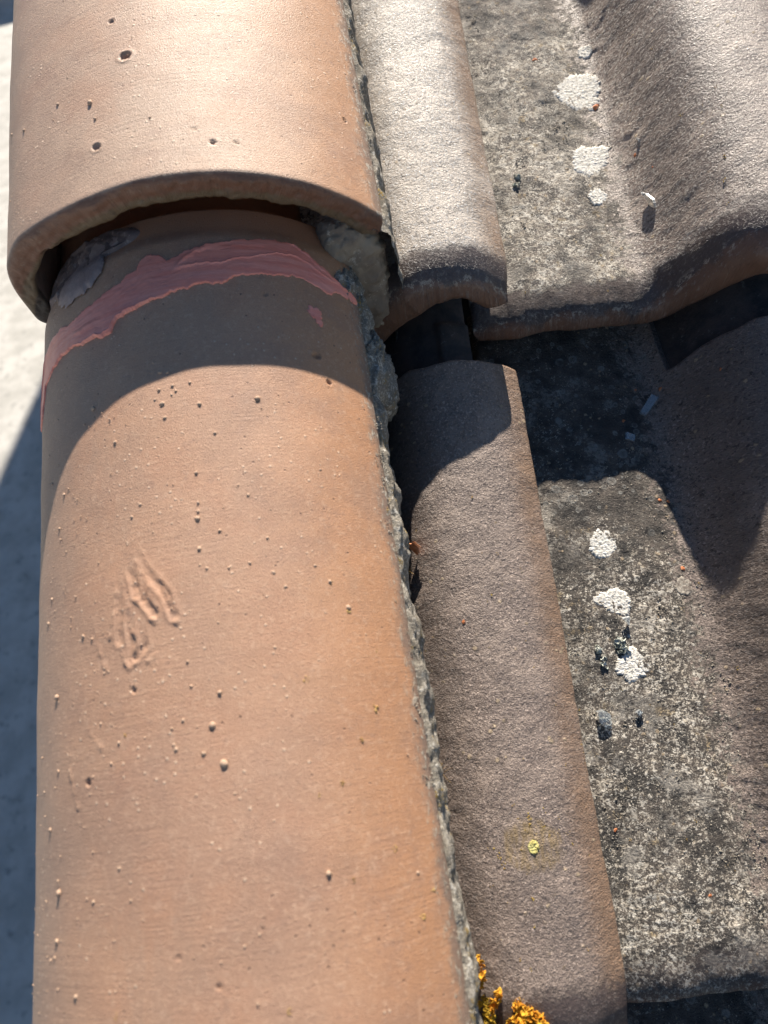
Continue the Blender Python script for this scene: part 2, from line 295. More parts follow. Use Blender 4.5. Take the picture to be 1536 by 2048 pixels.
PATCH = {'P1':[(0.0554,0.1704),(0.0606,0.181),(0.0732,0.1859),(0.0846,0.1778),(0.0835,0.1631),(0.0782,0.1517),(0.069,0.1542),(0.0604,0.161)],'P2':[(0.0577,0.1108),(0.0611,0.1206),(0.0712,0.1225),(0.0814,0.1189),(0.0797,0.1101),(0.0734,0.1015),(0.0664,0.0981),(0.0594,0.1025)],'P3':[(0.0627,0.0824),(0.0685,0.089),(0.0734,0.0858),(0.0711,0.0772),(0.0654,0.0766)],'P4':[(0.078,0.2029),(0.082,0.2071),(0.0863,0.2017),(0.0849,0.197)],'P5':[(0.0283,0.2278),(0.0328,0.2341),(0.04,0.234),(0.0442,0.2268),(0.0409,0.2203),(0.0339,0.2173),(0.0286,0.2208)],'P6':[(0.0238,0.1941),(0.0315,0.198),(0.0425,0.1974),(0.0437,0.1924),(0.041,0.1837),(0.0359,0.1853),(0.0299,0.1897)],'P7':[(0.0283,0.1542),(0.0353,0.1628),(0.0395,0.1672),(0.0448,0.1631),(0.0485,0.1547),(0.041,0.151),(0.0354,0.1473),(0.0319,0.1525)],'P9':[(0.0708,0.1984),(0.076,0.203),(0.0792,0.1988),(0.0763,0.192),(0.072,0.1939)],'PG':[(0.1566,0.0786),(0.1581,0.0808),(0.1608,0.0806),(0.1612,0.0769),(0.1589,0.0746),(0.1567,0.0761)],'P10':[(0.044,0.1415),(0.0533,0.1489),(0.0618,0.1418),(0.0543,0.1362)]}

# ------------------------------------------------------------------ setting
GZ = -3.0
m_yard = mat_simple('yard_concrete', (.54, .52, .48), (.42, .405, .37), 5, .9, .004, 14, (.30, .29, .27), .56)
m_plaster = mat_simple('wall_plaster', (.62, .57, .48), (.55, .50, .42), 2.0, .9, .002, 60)
m_deck = mat_simple('roof_underlay', (.035, .03, .028), (.05, .045, .04), 20, .95, .001, 120)
g = obj('ground', box('ground', -90, 90, -90, 120, GZ-.5, GZ, m_yard), m_yard); tag(g, kind='structure')
w = obj('gable_wall', box('gable_wall', -.045, .25, -3.2, 8.6, GZ, -1.2, m_plaster), m_plaster)
Vg = [(x, y, z) for x in (-.070, .25) for (y, z) in ((-3.2, -1.2), (8.6, -1.2), (8.6, 8.6*math.tan(PITCH)-.17), (-3.2, -3.2*math.tan(PITCH)-.17))]
w.data = mesh('gable_wall', [(x, y, z if i % 4 > 1 else GZ) for i, (x, y, z) in enumerate(Vg)],
              [(0, 1, 2, 3), (7, 6, 5, 4), (0, 4, 5, 1), (2, 6, 7, 3), (1, 5, 6, 2), (0, 3, 7, 4)], smooth=False); w.data.materials.append(m_plaster)
tag(w, 'plain cream plaster gable wall under the curved edge tiles of the roof', 'wall')
w = obj('shadow_wing', box('shadow_wing', -1.17, 7.5, 8.7, 10.5, GZ, 4.6, m_plaster), m_plaster)  # out of view; placed and sized to cast the shadow edge on the yard
tag(w, 'unseen tall plaster wing shaped to cast the shadow across the yard', 'building')
rf = obj('flat_roof', box('flat_roof', -1.17, 7.6, 8.68, 10.5, 4.6, 4.72, m_plaster), mat_simple('wing_roof', (.2, .19, .18), (.25, .24, .22), 3), w)
for k in range(3):
    x = .1+k*2.3
    fr = obj('window', box('window', x, x+1.1, 8.66, 8.72, 3.0, 4.1, None), mat_simple('window_frame', (.7, .7, .68), (.66, .66, .64), 3), w)
    obj('pane', box('pane', x+.08, x+1.02, 8.645, 8.655, 3.08, 4.02, None), mat_simple('window_glass', (.03, .04, .05), (.04, .05, .06), 3, .1, 0, spec=.8), fr)
w = obj('shadow_wall', box('shadow_wall', -16, -2.6, 11.75, 12.0, GZ, GZ+1.2, m_plaster), m_plaster)  # added out of view so its shadow darkens the far yard corner
tag(w, 'unseen low plaster wall added to cast the shadow in the yard corner', 'wall')
dk = obj('roof_deck', box('roof_deck', -.02, 4.2, -3.2, 8.6, -.16, -.115, m_deck), m_deck, mw=MW); tag(dk, kind='structure')

bb = obj('light_stop_board', box('light_stop_board', -.086, -.0735, -3.2, 8.6, -.26, .027, m_plaster), mat_simple('light_stop_timber', (.20, .16, .12), (.14, .11, .085), 14), mw=MW)  # added out of view to keep ground bounce out of the tile cavity
tag(bb, 'unseen grey board added under the ridge tiles to block bounce light', 'board')
# ------------------------------------------------------------------ interlocking roof tiles
GAM = math.radians(2.8); OF = Vector((.16, 0, 0)); UF = Vector((math.cos(GAM), -math.sin(GAM), 0)); VF = Vector((math.sin(GAM), math.cos(GAM), 0))
P_U, P_V, P_Z = .19, .354, .0393
ROWFIX = 0.
def tile_matrix(c, r, dv=0.):
    dv += .045 if r > 0 else 0.
    return MW @ Matrix.Translation(OF + UF*(c*P_U) + VF*(r*P_V+dv) + Vector((0, 0, r*P_Z))) @ Matrix.Rotation(-GAM, 4, 'Z')
_PU = np.array([-.05, -.02, .02, .06, .075, .085, .095, .105, .115, .125, .135, .145, .155, .165, .178, .192, .21])
_PZ = np.array([-26., -26., -25., -28., -30.2, -28.2, -17., -2., 11.5, 20.5, 25.5, 27.8, 28., 26.3, 20.3, 7.5, -8.])*.001
_PM = np.gradient(_PZ, _PU)
def zT(u):      # cross section of a tile: flat channel, rise, rounded roll
    u = np.clip(np.asarray(u, float), -.0499, .2099); i = np.clip(np.searchsorted(_PU, u)-1, 0, len(_PU)-2)
    h = _PU[i+1]-_PU[i]; t = (u-_PU[i])/h
    return (2*t**3-3*t**2+1)*_PZ[i]+(t**3-2*t**2+t)*h*_PM[i]+(-2*t**3+3*t**2)*_PZ[i+1]+(t**3-t**2)*h*_PM[i+1]
def tile_disp(u, v, seed, amp=1.0):
    pan = 1-ss(.07, .10, u+.02*fbm(u, v, 30, 2, seed+9))
    d = fbm(u, v, 28, 3, seed)*.0007 + fbm(u, v, 130, 3, seed+3)*.00026
    cr = np.maximum(fbm(u, v, 210, 3, seed+5, .6), -.1)
    d += pan*(cr*.00045 + .0005*np.maximum(fbm(u, v, 55, 3, seed+7), 0))
    
    return d*amp
def shell(ucols, vpath_fn, zfn, disp, r_mid=.006, side=5, rnd=.0055):
    """sweep: every column u gets the closed path (v, depth) ; ends of the column range are rounded"""
    cols = []
    for k in range(side, 0, -1): a = math.radians(88*k/side); cols.append((ucols[0], -rnd*math.sin(a), math.cos(a)))
    cols += [(u, 0., 1.) for u in ucols]
    for k in range(1, side+1): a = math.radians(88*k/side); cols.append((ucols[-1], rnd*math.sin(a), math.cos(a)))
    ue = np.array([c[0] for c in cols]); du = np.array([c[1] for c in cols]); sq = np.array([c[2] for c in cols])
    Pv, Pd, Pt = vpath_fn(ue)                # arrays (ncol, npath); Pt = weight of displacement
    U = np.repeat(ue[:, None], Pv.shape[1], 1)
    eps = .0006; nz = (zfn(U+eps)-zfn(U-eps))/(2*eps); ln = np.sqrt(1+nz*nz); NX, NZ = -nz/ln, 1/ln
    TX, TZ = 1/ln, nz/ln
    dep = r_mid+(Pd-r_mid)*sq[:, None] - disp(U+du[:, None], Pv)*Pt
    X = U - dep*NX + du[:, None]*TX; Z = zfn(U) - dep*NZ + du[:, None]*TZ
    V = np.stack([X, Pv, Z], -1).reshape(-1, 3)
    nc, npth = Pv.shape
    F = grid_faces(nc, npth, wrap_v=True)
    a = np.arange(npth//2-1)
    # caps (thin rounded ends)
    caps = []
    for base, fl in ((0, False), ((nc-1)*npth, True)):
        q = np.stack([base+a, base+a+1, base+npth-2-a, base+npth-1-a], -1); caps.append(q[:, ::-1] if fl else q)
    return V, [F]+caps
def tile_path(res, headfn, seed, droop=.0095, thick=.012, skew=0.):
    tb = np.array([.024, .021, .018, .0155, .013, .0105, .0085, .0065, .0048, .0033, .002, .001, .0003])
    db = droop*(1-np.sqrt(np.clip(1-((.026-tb)/.026)**2, 0, 1)))
    lip_v = np.array([0., -.0006, -.0002, .0008, .0020, .0035, .006, .012, .02]); lip_d = np.array([.0105, .0125, .0155, .0178, .0186, .0182, .016, .0125, .012])
    def f(ue):
        nb = 9; hv = headfn(ue)[:, None]
        nt = int(.35/res); t = np.linspace(0, 1, nt)[None, :]
        one = np.ones((len(ue), 1)); nh = nt//6; th_ = np.linspace(0, 1, nh, endpoint=False)[None, :]; tl_ = np.linspace(0, 1, nt-nh)[None, :]
        top_v = np.concatenate([(hv-.003)*(1-th_)+.31*th_, one*(.31*(1-tl_)+.0255*tl_)], 1)
        hd_v = np.concatenate([hv, hv-.0006, hv-.0015], 1); hd_d = one*np.array([[.0035, .0015, .0004]])
        bot_v = .03+(hv-.031)*np.linspace(0, 1, nb)[None, :]
        Pv = np.concatenate([hd_v, top_v, one*tb, one*lip_v, bot_v, hv+0*one], 1)
        wob = (.0016*fbm(ue, ue*0+.3, 45, 3, seed+31))[:, None]
        k0 = hd_v.shape[1]+nt; k1 = k0+len(tb)+len(lip_v)
        Pv[:, k0:k1] += wob
        fk = (ss(.085, .125, ue)*(1-ss(.120, .185, ue)))[:, None]
        Pv[:, 3:k1] -= skew*ss(.07, .0, Pv[:, 3:k1])*ss(.080, .130, ue)[:, None]*(1-ss(.125, .19, ue)[:, None]); 
        Pd = np.concatenate([hd_d, one*np.zeros((1, nt)), one*db, one*lip_d, one*np.full((1, nb), thick), one*.0095], 1)
        Pd[:, k0:k1] *= 1+(.55 if skew else .45)*fk*np.concatenate([np.linspace(0, 1, len(tb)), np.ones(len(lip_v))])[None]
        Pt = np.concatenate([one*np.full((1, 3+nt), 1.), one*np.linspace(1, .8, len(tb))[None], one*np.full((1, len(lip_v)), .7), one*np.zeros((1, nb+1))], 1)
        if Pv.shape[1] % 2: Pv, Pd, Pt = [np.concatenate([q, q[:, -1:]], 1) for q in (Pv, Pd, Pt)]
        return Pv, Pd, Pt
    return f
head_v = lambda u: .392-(.392-.328)*ss(.088, .0925, u)+.0012*fbm(u, u*0, 60, 2, 5)
def make_tile(seed, mat, mneck, mw, skew, res=.0012):
    ucols = np.arange(-.0145, .1895, res)
    V, F = shell(ucols, tile_path(res, head_v, seed, skew=skew), zT, lambda u, v: tile_disp(u, v, seed))
    t = obj('roof_tile', mesh('roof_tile', V, F), mat, None, mw)
    zn = lambda u: zT(u)-.0085-.004*ss(.150, .168, u)
    def npath(ue):
        one = np.ones((len(ue), 1)); tv = np.linspace(.392, .291, 46)[None]; bv = np.linspace(.291, .392, 8)[None]
        Pv = np.concatenate([one*tv, one*bv], 1); Pd = np.concatenate([one*np.zeros((1, 46)), one*np.full((1, 8), .008)], 1)
        Pd[:, :46] += (.0035*ss(.358, .355, Pv[:, :46]) * ss(.148, .150, ue)[:, None])*-1 + 0
        return Pv, Pd, np.concatenate([one*np.ones((1, 46)), one*np.zeros((1, 8))], 1)
    V, F = shell(np.arange(.094, .1655, .0018), npath, zn, lambda u, v: tile_disp(u, v, seed+50, 1.3), .004, 3, .003)
    obj('interlock_rib', mesh('interlock_rib', V, F), mneck, t)
    return t
mt = [mat_roof('weathered_roof_clay', 1, (.60, .52, .44), (.44, .375, .315), .42, 1.25, 1.5),
      mat_roof('weathered_roof_clay', 2, (.46, .375, .315), (.31, .245, .21), .42, 2.6, 2.1),
      mat_roof('weathered_roof_clay', 3, (.310, .240, .198), (.225, .172, .145), .52, 1.0, 1.15, (.159, .0783)),
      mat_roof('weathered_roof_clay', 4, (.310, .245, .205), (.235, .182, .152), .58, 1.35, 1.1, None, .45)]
m_neck = mat_simple('interlock_clay', (.040, .038, .038), (.085, .068, .060), 60, .85, .0006, 420, (.16, .15, .135), .60)
A = make_tile(11, mt[0], m_neck, tile_matrix(-1, 0, -.006), 0.); B = make_tile(23, mt[1], m_neck, tile_matrix(0, 0, -.004), .010)
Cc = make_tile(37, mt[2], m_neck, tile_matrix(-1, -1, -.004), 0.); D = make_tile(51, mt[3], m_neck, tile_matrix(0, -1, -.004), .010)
tag(A, 'pale grey tile with a smooth rounded roll, tucked beside the upper orange ridge tile', 'roof tile', 'interlocking clay tiles in rows on the roof')
tag(B, 'upper tile with a flat channel full of cream crust and round white lichen spots', 'roof tile', 'interlocking clay tiles in rows on the roof')
tag(Cc, 'grey brown tile whose long rounded roll lies beside the lower orange ridge tile', 'roof tile', 'interlocking clay tiles in rows on the roof')
tag(D, 'lower dark tile with clear glass splinters and a broad shadow across its channel', 'roof tile', 'interlocking clay tiles in rows on the roof')
def copy_thing(src, mw, label):
    c = src.copy(); col.objects.link(c); c.matrix_world = mw; c['label'] = label
    for ch in src.children:
        k = ch.copy(); col.objects.link(k); k.parent = c
    return c
for src, c_, r_, lab in ((A, -1, 1, 'pale grey roof tile beside the orange ridge tile, one row above the round white lichen'),
                         (B, 0, 1, 'crusted roof tile in the row above the tile with the round white lichen spots'),
                         (Cc, -1, -2, 'brown roof tile beside the ridge tile, one row below the orange lichen'),
                         (D, 0, -2, 'dark roof tile in the row below the tile with the glass splinters'),
                         (Cc, 1, -1, 'brown roof tile to the right of the tile with the glass splinters'),
                         (A, 1, 0, 'pale roof tile to the right of the tile with round white lichen spots'),
                         (B, 1, 1, 'crusted roof tile in the upper row at the far right'),
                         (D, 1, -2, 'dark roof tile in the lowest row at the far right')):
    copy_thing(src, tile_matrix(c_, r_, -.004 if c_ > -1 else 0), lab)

# ------------------------------------------------------------------ curved ridge tiles along the roof edge
def shrink(y, th): return .0018*ss(-.006, .003, y)+(.005+.022*ss(124, 104, th))*ss(.0125, .0200, y)
def uneven(th): return .003*np.exp(-((th-125)/10.)**2)-.0155*ss(133, 158, th)
def arcs(th, R): return math.radians(90-th)*R
def sculpt(S, Y, R, pits, ridges=(), furrows=(), seed=0):
    d = fbm(S, Y, 14, 3, seed)*.00050 + fbm(S, Y, 60, 2, seed+4)*.00006
    for (t, y, r) in pits:
        q = np.hypot(S-arcs(t, R), (Y-y)*1.15)+.0004*fbm(S, Y, 400, 2, seed+1); r *= .95
        d -= (r*.75)*ss(r, r*.45, q); d += r*.16*ss(r*1.7, r*1.15, q)*ss(r*.7, r*1.05, q)
    for L in ridges:
        pts = [(arcs(t, R), y) for t, y in L]; x0, x1 = min(p[0] for p in pts)-.01, max(p[0] for p in pts)+.01; y0, y1 = min(p[1] for p in pts)-.01, max(p[1] for p in pts)+.01
        m = (S > x0) & (S < x1) & (Y > y0) & (Y < y1)
        q, t = seg_dist(S[m], Y[m], pts); q = q+.0007*fbm(S[m], Y[m], 300, 2, seed+2)
        d[m] += np.exp(-(q/.00065)**2)*.00034*(.35+.65*t)*np.maximum(.25, 1+1.6*fbm(S[m], Y[m], 380, 2, seed+8))
    for L in furrows:
        pts = [(arcs(t, R), y) for t, y in L]; x0, x1 = min(p[0] for p in pts)-.012, max(p[0] for p in pts)+.012; y0, y1 = min(p[1] for p in pts)-.012, max(p[1] for p in pts)+.012
        m = (S > x0) & (S < x1) & (Y > y0) & (Y < y1)
        q, t = seg_dist(S[m], Y[m], pts)
        d[m] -= ss(.0021, .0009, q)*(.00035+.0003*fbm(S[m], Y[m], 260, 3, seed+9))*ss(0, .6, t)*1.2; d[m] += .0003*np.exp(-((q-.0024)/.0006)**2)*ss(.1, .6, t)
    return d
def verge(name, R, xc, zc, slope, th0, th1, y_tail, y_head, thick, mat, pits, ridges, furrows, seed, head_shrink, res=.001):
    """th0/th1: right and left edge angles"""
    s0, s1 = arcs(th1, R), arcs(th0, R)
    sc = np.arange(s0+.006, s1-.006, res); rb = .0038
    def rad(y, th): return R-(shrink(y, th) if head_shrink else 0.)
    a = np.radians(np.linspace(0, 88, 7)); bev_v = y_tail+rb*(1-np.sin(a)); bev_d = rb*(1-np.cos(a))
    top_v = np.arange(y_head, y_tail+rb+.0003, -res); face_d = np.linspace(rb+.0012, thick-.002, 9)
    Pv1 = np.concatenate([top_v, bev_v, np.full(9, y_tail), [y_tail+.0004, y_tail+.002], np.linspace(y_tail+.006, y_head, 14)])
    Pd1 = np.concatenate([np.zeros(len(top_v)), bev_d, face_d, [thick-.0006, thick], np.full(14, thick)])
    Pt1 = np.concatenate([np.ones(len(top_v)+len(bev_v)), np.linspace(1, 0, 9), np.zeros(16)])
    if len(Pv1) % 2: Pv1, Pd1, Pt1 = [np.append(q, q[-1]) for q in (Pv1, Pd1, Pt1)]
    side = 5; cols = [(sc[0], -.006*math.sin(math.radians(88*k/side)), math.cos(math.radians(88*k/side))) for k in range(side, 0, -1)]
    cols += [(s, 0, 1) for s in sc] + [(sc[-1], .006*math.sin(math.radians(88*k/side)), math.cos(math.radians(88*k/side))) for k in range(1, side+1)]
    ue = np.array([c[0] for c in cols]); du = np.array([c[1] for c in cols]); sq = np.array([c[2] for c in cols])
    S = np.repeat((ue+du)[:, None], len(Pv1), 1); Y = np.repeat(Pv1[None], len(ue), 0)
    d = sculpt(S, Y, R, pits, ridges, furrows, seed)*Pt1[None]
    # uneven tail face
    fz = (Y < y_tail+.001); Yj = Y + fz*(.0009*fbm(S, Y*0+.5, 60, 3, seed+40)+.0006*fbm(S, Pd1[None]+0*S, 260, 3, seed+41))
    mid = thick/2; dep = mid+(Pd1[None]-mid)*sq[:, None]-d
    dep = dep + (Pd1[None] > thick*.8)*(.0012*fbm(S, Y*0+2.5, 40, 3, seed+44))
    r = rad(Y, 90-np.degrees(S/R))-dep+(0 if head_shrink else uneven(90-np.degrees(S/R))); ph = np.pi/2-S/R
    X = xc+r*np.cos(ph); Z = zc+slope*Y+r*np.sin(ph)
    V = np.stack([X, Yj, Z], -1).reshape(-1, 3); nc, npth = X.shape
    F = grid_faces(nc, npth, wrap_v=True)
    k = np.arange(npth//2-1); caps = []
    for base, fl in ((0, False), ((nc-1)*npth, True)):
        q = np.stack([base+k, base+k+1, base+npth-2-k, base+npth-1-k], -1); caps.append(q[:, ::-1] if fl else q)
    return obj(name, mesh(name, V, [F]+caps), mat, None, MW.copy())
RL_, RU_ = .095, .11273; XU, ZU, TU = .00569, .01149, .0193
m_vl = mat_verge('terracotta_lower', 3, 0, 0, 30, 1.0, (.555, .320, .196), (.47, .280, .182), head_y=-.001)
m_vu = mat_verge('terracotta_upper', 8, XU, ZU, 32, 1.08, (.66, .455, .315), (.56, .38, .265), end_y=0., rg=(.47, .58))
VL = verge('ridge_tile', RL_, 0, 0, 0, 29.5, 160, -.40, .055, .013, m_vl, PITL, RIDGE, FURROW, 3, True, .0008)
VU = verge('ridge_tile', RU_, XU, ZU, TU, 31.3, 155.5, 0., .42, .0128, m_vu, PITU, (), (), 70, False)
tag(VL, 'orange half round ridge tile with a red sealant stripe and a gouged mark', 'ridge tile', 'half round tiles capping the roof edge')
tag(VU, 'pale orange half round ridge tile overlapping the one with the red stripe', 'ridge tile', 'half round tiles capping the roof edge')

def pt_L(th, y, h=0.):   # point on the lower ridge tile
    r = RL_+h-shrink(y, th); a = np.radians(th); return np.stack([r*np.cos(a), y+0*a, r*np.sin(a)], -1)
def pt_U(th, y, h=0.):
    a = np.radians(th); return np.stack([XU+(RU_+h+uneven(th))*np.cos(a), y+0*a, ZU+TU*y+(RU_+h+uneven(th))*np.sin(a)], -1)

# gritty nodules
def blob(name, r, seed, nu=9, nv=5, tall=1.0, rough=.18):
    rg = np.random.default_rng(seed); V = [(0, 0, r*tall)]; F3 = []; F4 = []
    for j in range(1, nv):
        a = math.pi*.62*j/(nv-1)
        for i in range(nu):
            b = 2*math.pi*i/nu; q = r*(1+rough*rg.uniform(-1, 1)); V.append((q*math.sin(a)*math.cos(b), q*math.sin(a)*math.sin(b), q*tall*math.cos(a)))
    for i in range(nu): F3.append((0, 1+i, 1+(i+1) % nu))
    for j in range(nv-2):
        for i in range(nu):
            a0 = 1+j*nu+i; a1 = 1+j*nu+(i+1) % nu; F4.append((a0, a0+nu, a1+nu, a1))
    return np.array(V), F3, F4
def frame_at(P, N, rz=0.):
    z_ = Vector(N).normalized(); y_ = (Vector((0, 1, 0))-z_*z_.y).normalized(); x_ = y_.cross(z_)
    q = Matrix((x_, y_, z_)).transposed().to_4x4(); return Matrix.Translation(Vector(P)) @ q @ Matrix.Rotation(rz, 4, 'Z')
m_nod = mat_simple('clay_nodule', (.62, .44, .31), (.50, .33, .22), 300, .6, .0002, 1500)
rnd = random.Random(5)
bl = [mesh('nodule', *(lambda v, f3, f4: (v, [f3, f4]))(*blob('n', 1., k, tall=.62))) for k in range(4)]
for b_ in bl: b_.materials.append(m_nod)
def nodules(lst, parent, R, ptf, seed, nextra, ylo, yhi, tlo, thi):
    small = []
    for (t, y, r) in lst:
        N = (math.cos(math.radians(t)), 0, math.sin(math.radians(t)))
        if r >= .00075:
            m = frame_at(ptf(t, y, -r*.05), N, rnd.uniform(0, 6)) @ Matrix.Diagonal((r*.92, r*.92, r*rnd.uniform(.9, 1.25), 1))
            obj('nodule', bl[rnd.randrange(4)], None, parent, m)
        else: small.append((t, y, r))
    rg = np.random.default_rng(seed)
    for k in range(nextra):
        t, y = rg.uniform(tlo, thi), rg.uniform(ylo, yhi)
        if rg.uniform() > .25+.75*ss(60, 110, t) : continue
        small.append((t, y, float(np.clip(rg.lognormal(-8.25, .38), .00015, .00058))))
    VV, F3, F4 = [], [], []; n = 0
    for k, (t, y, r) in enumerate(small):
        v, f3, f4 = blob('n', r, k, 6, 4, .75, .25); N = (math.cos(math.radians(t)), 0, math.sin(math.radians(t)))
        M = np.array(frame_at(ptf(t, y, r*.05), N, rnd.uniform(0, 6))); VV.append(v@M[:3, :3].T+M[:3, 3]); F3.append(np.array(f3)+n); F4.append(np.array(f4)+n); n += len(v)
    o = obj('clay_grit', mesh('clay_grit', np.concatenate(VV), [np.concatenate(F3), np.concatenate(F4)]), m_nod, parent); tag(o, kind='stuff')
nodules(NOD, VL, RL_, pt_L, 1, 650, -.37, -.06, 38, 150)
nodules(NODU, VU, RU_, pt_U, 2, 160, .006, .25, 45, 148)

# golden lichen crumbs on the ridge tile
m_gold = mat_simple('ochre_lichen', (.58, .40, .16), (.45, .27, .09), 500, .9, .0004, 1500)
def crumbs(name, items, ptf, nrm, parent, mat, seed, per=9, squash=.6):
    rg = np.random.default_rng(seed); VV, F3, F4 = [], [], []; n = 0
    for it in items:
        for k in range(per):
            R_ = it[2]; a, q = rg.uniform(0, 6.28), R_*math.sqrt(rg.uniform(0, 1)); r = R_*rg.uniform(.16, .38)
            t, y, N = nrm(it[0], it[1], q*math.cos(a), q*math.sin(a)*1.5)
            v, f3, f4 = blob('n', r, int(rg.integers(1e6)), 6, 4, squash*rg.uniform(.8, 2.0), .3)
            M = np.array(frame_at(ptf(t, y), N, rg.uniform(0, 6))); VV.append(v@M[:3, :3].T+M[:3, 3]); F3.append(np.array(f3)+n); F4.append(np.array(f4)+n); n += len(v)
    o = obj(name, mesh(name, np.concatenate(VV), [np.concatenate(F3), np.concatenate(F4)]), mat, parent); tag(o, kind='stuff'); return o
def nrmL(t, y, dx, dy):
    t2 = t-math.degrees(dx/RL_); return t2, y+dy, (math.cos(math.radians(t2)), 0, math.sin(math.radians(t2)))
crumbs('lichen_specks', GOLD, pt_L, nrmL, VL, m_gold, 4)
def pt_T(u, v, h=0.):
    return np.array([u, v, float(zT(u))+h])
def nrm_T(u, v, dx=0, dy=0):
    u2 = u+dx; s_ = float((zT(u2+.001)-zT(u2-.001))/.002); l = math.hypot(1, s_); return u2, v+dy, (-s_/l, 0, 1/l)
# crumbs of lime and ochre at the bedded edge of both ridge tiles
rg = np.random.default_rng(12)
ed = [(30.4+abs(rg.normal(0, 2.4)), rg.uniform(-.39, -.03), float(rg.uniform(.0006, .0013))) for _ in range(170)]
m_lime = mat_simple('lime_crumb', (.46, .41, .33), (.28, .24, .18), 260, .95, .0004, 1500)
crumbs('lime_crumbs', ed, pt_L, nrmL, VL, m_lime, 9, 4, .5)
def nrmU(t, y, dx, dy):
    t2 = t-math.degrees(dx/RU_); return t2, y+dy, (math.cos(math.radians(t2)), 0, math.sin(math.radians(t2)))
crumbs('lime_crumbs', [(31.6+abs(rg.normal(0, 1.8)), rg.uniform(.004, .28), float(rg.uniform(.0005, .0011))) for _ in range(110)], pt_U, nrmU, VU, m_lime, 10, 4, .5)

# ------------------------------------------------------------------ red sealant stripe brushed across the lower ridge tile
def smear():
    up = sorted([(arcs(t, RL_), y) for t, y in SM_UP]+[(arcs(138.5, RL_), -.0265), (arcs(143, RL_), -.038), (arcs(146.5, RL_), -.050), (arcs(149, RL_), -.060)]); lo = sorted([(arcs(t, RL_), y) for t, y in SM_LO]+[(arcs(143, RL_), -.056), (arcs(146.5, RL_), -.060), (arcs(149, RL_), -.061)])
    s0, s1 = up[0][0], min(up[-1][0], lo[-1][0]); ns, nw = 620, 90
    S = np.linspace(s0, s1+.001, ns)
    yu = np.interp(S, *zip(*up)); yl = np.interp(S, *zip(*lo))
    yu = yu+.0010*fbm(S, S*0, 160, 4, 3, .65)+.0014*np.maximum(fbm(S, S*0+4, 60, 3, 9), 0); yl = yl+.0012*fbm(S, S*0+7, 130, 4, 5, .65)-.0015*np.maximum(fbm(S, S*0+2, 45, 3, 19), 0)
    yu = np.maximum(yu, yl+.0004); w = np.linspace(0, 1, nw)[None]
    Y = yl[:, None]*(1-w)+yu[:, None]*w; SS = np.repeat(S[:, None], nw, 1)
    # bristle furrows run along the stroke
    wid = (yu-yl)[:, None]; q = (w*.016)+.0015*fbm(SS, Y, 14, 3, 2)
    h = .00065+.00008*fbm(SS*.05, q, 700, 3, 8, .6)+.00028*fbm(SS*.07, q, 90, 2, 14)+.00016*fbm(SS, Y, 120, 3, 21)
    rid = np.abs(fbm(SS*.15, q, 60, 2, 33)); h += .0005*np.exp(-(rid/.035)**2)
    edge = np.minimum(w, 1-w)*wid; h = (h+.0003)*ss(-.0001, .0011, edge) - .0009*ss(.0006, 0, edge)
    P = pt_L(np.degrees(np.pi/2-SS/RL_), Y, 0); a = np.pi/2-SS/RL_; P[..., 0] += h*np.cos(a); P[..., 2] += h*np.sin(a)
    return P.reshape(-1, 3), grid_faces(ns, nw)
n = NT('red_sealant'); th = n.mul(n.math('ARCTAN2', n.z, n.x), .095)
c = n.mix(n.step(n.noise(420, 4, .6, n.comb(n.mul(th, .08), n.y, 0)), .35, .68), (.90, .27, .19), (.95, .36, .27))
c = n.mix(n.step(n.noise(60, 4, .6), .40, .70, 0, .5), c, (.90, .34, .24))
nb = n.bump(n.noise(900, 4, .7, n.comb(n.mul(th, .12), n.y, 0)), .0004, .6)
m_seal = n.finish(c, .42, nb, .5)
V, F = smear(); so = obj('sealant_stripe', mesh('sealant_stripe', V, F), m_seal, VL)
def disc(poly, ptf, height, seed, nr=10, na=48, ragged=.1, peak=None, bumpf=500, under=.0006, bumpa=.35, wob=120):
    """closed low crust over a polygon in surface coordinates"""
    P = np.array(poly, float); c0 = P.mean(0); d = P-c0; ang = np.unwrap(np.arctan2(d[:, 1], d[:, 0])); o = np.argsort(np.arctan2(d[:, 1], d[:, 0]))
    an = np.arctan2(d[:, 1], d[:, 0])[o]; rr = np.hypot(d[:, 0], d[:, 1])[o]
    A_ = np.linspace(-np.pi, np.pi, na, endpoint=False); R_ = np.interp(A_, np.concatenate([an-2*np.pi, an, an+2*np.pi]), np.tile(rr, 3))
    for _ in range(max(2, na//26)): R_ = (np.roll(R_, 1)+R_+np.roll(R_, -1))/3
    R_ = R_*1.05*(1+.035*np.random.default_rng(seed).normal(0, 1, na)*(height < .0009))*(1+ragged*fbm(np.cos(A_)*.01, np.sin(A_)*.01, wob, 4, seed, .7))
    fr = np.linspace(0, 1, nr+1)[1:]
    U = c0[0]+np.outer(np.cos(A_)*R_, fr); W = c0[1]+np.outer(np.sin(A_)*R_, fr)
    H = height*(ss(1.0, .80, fr)[None]*(1+bumpa*2*fbm(U, W, bumpf, 3, seed+2, .7)))-under*(fr > .995)[None]
    V = [ptf(c0[0], c0[1], height)]
    for i in range(na):
        for j in range(nr): V.append(ptf(U[i, j], W[i, j], H[i, j]))
    F3 = [(0, 1+i*nr, 1+((i+1) % na)*nr) for i in range(na)]; F4 = [(1+i*nr+j, 1+i*nr+j+1, 1+((i+1) % na)*nr+j+1, 1+((i+1) % na)*nr+j) for i in range(na) for j in range(nr-1)]
    return np.array(V), [F3, F4]
pS = lambda s, y, h: pt_L(math.degrees(math.pi/2-s/RL_), y, h)
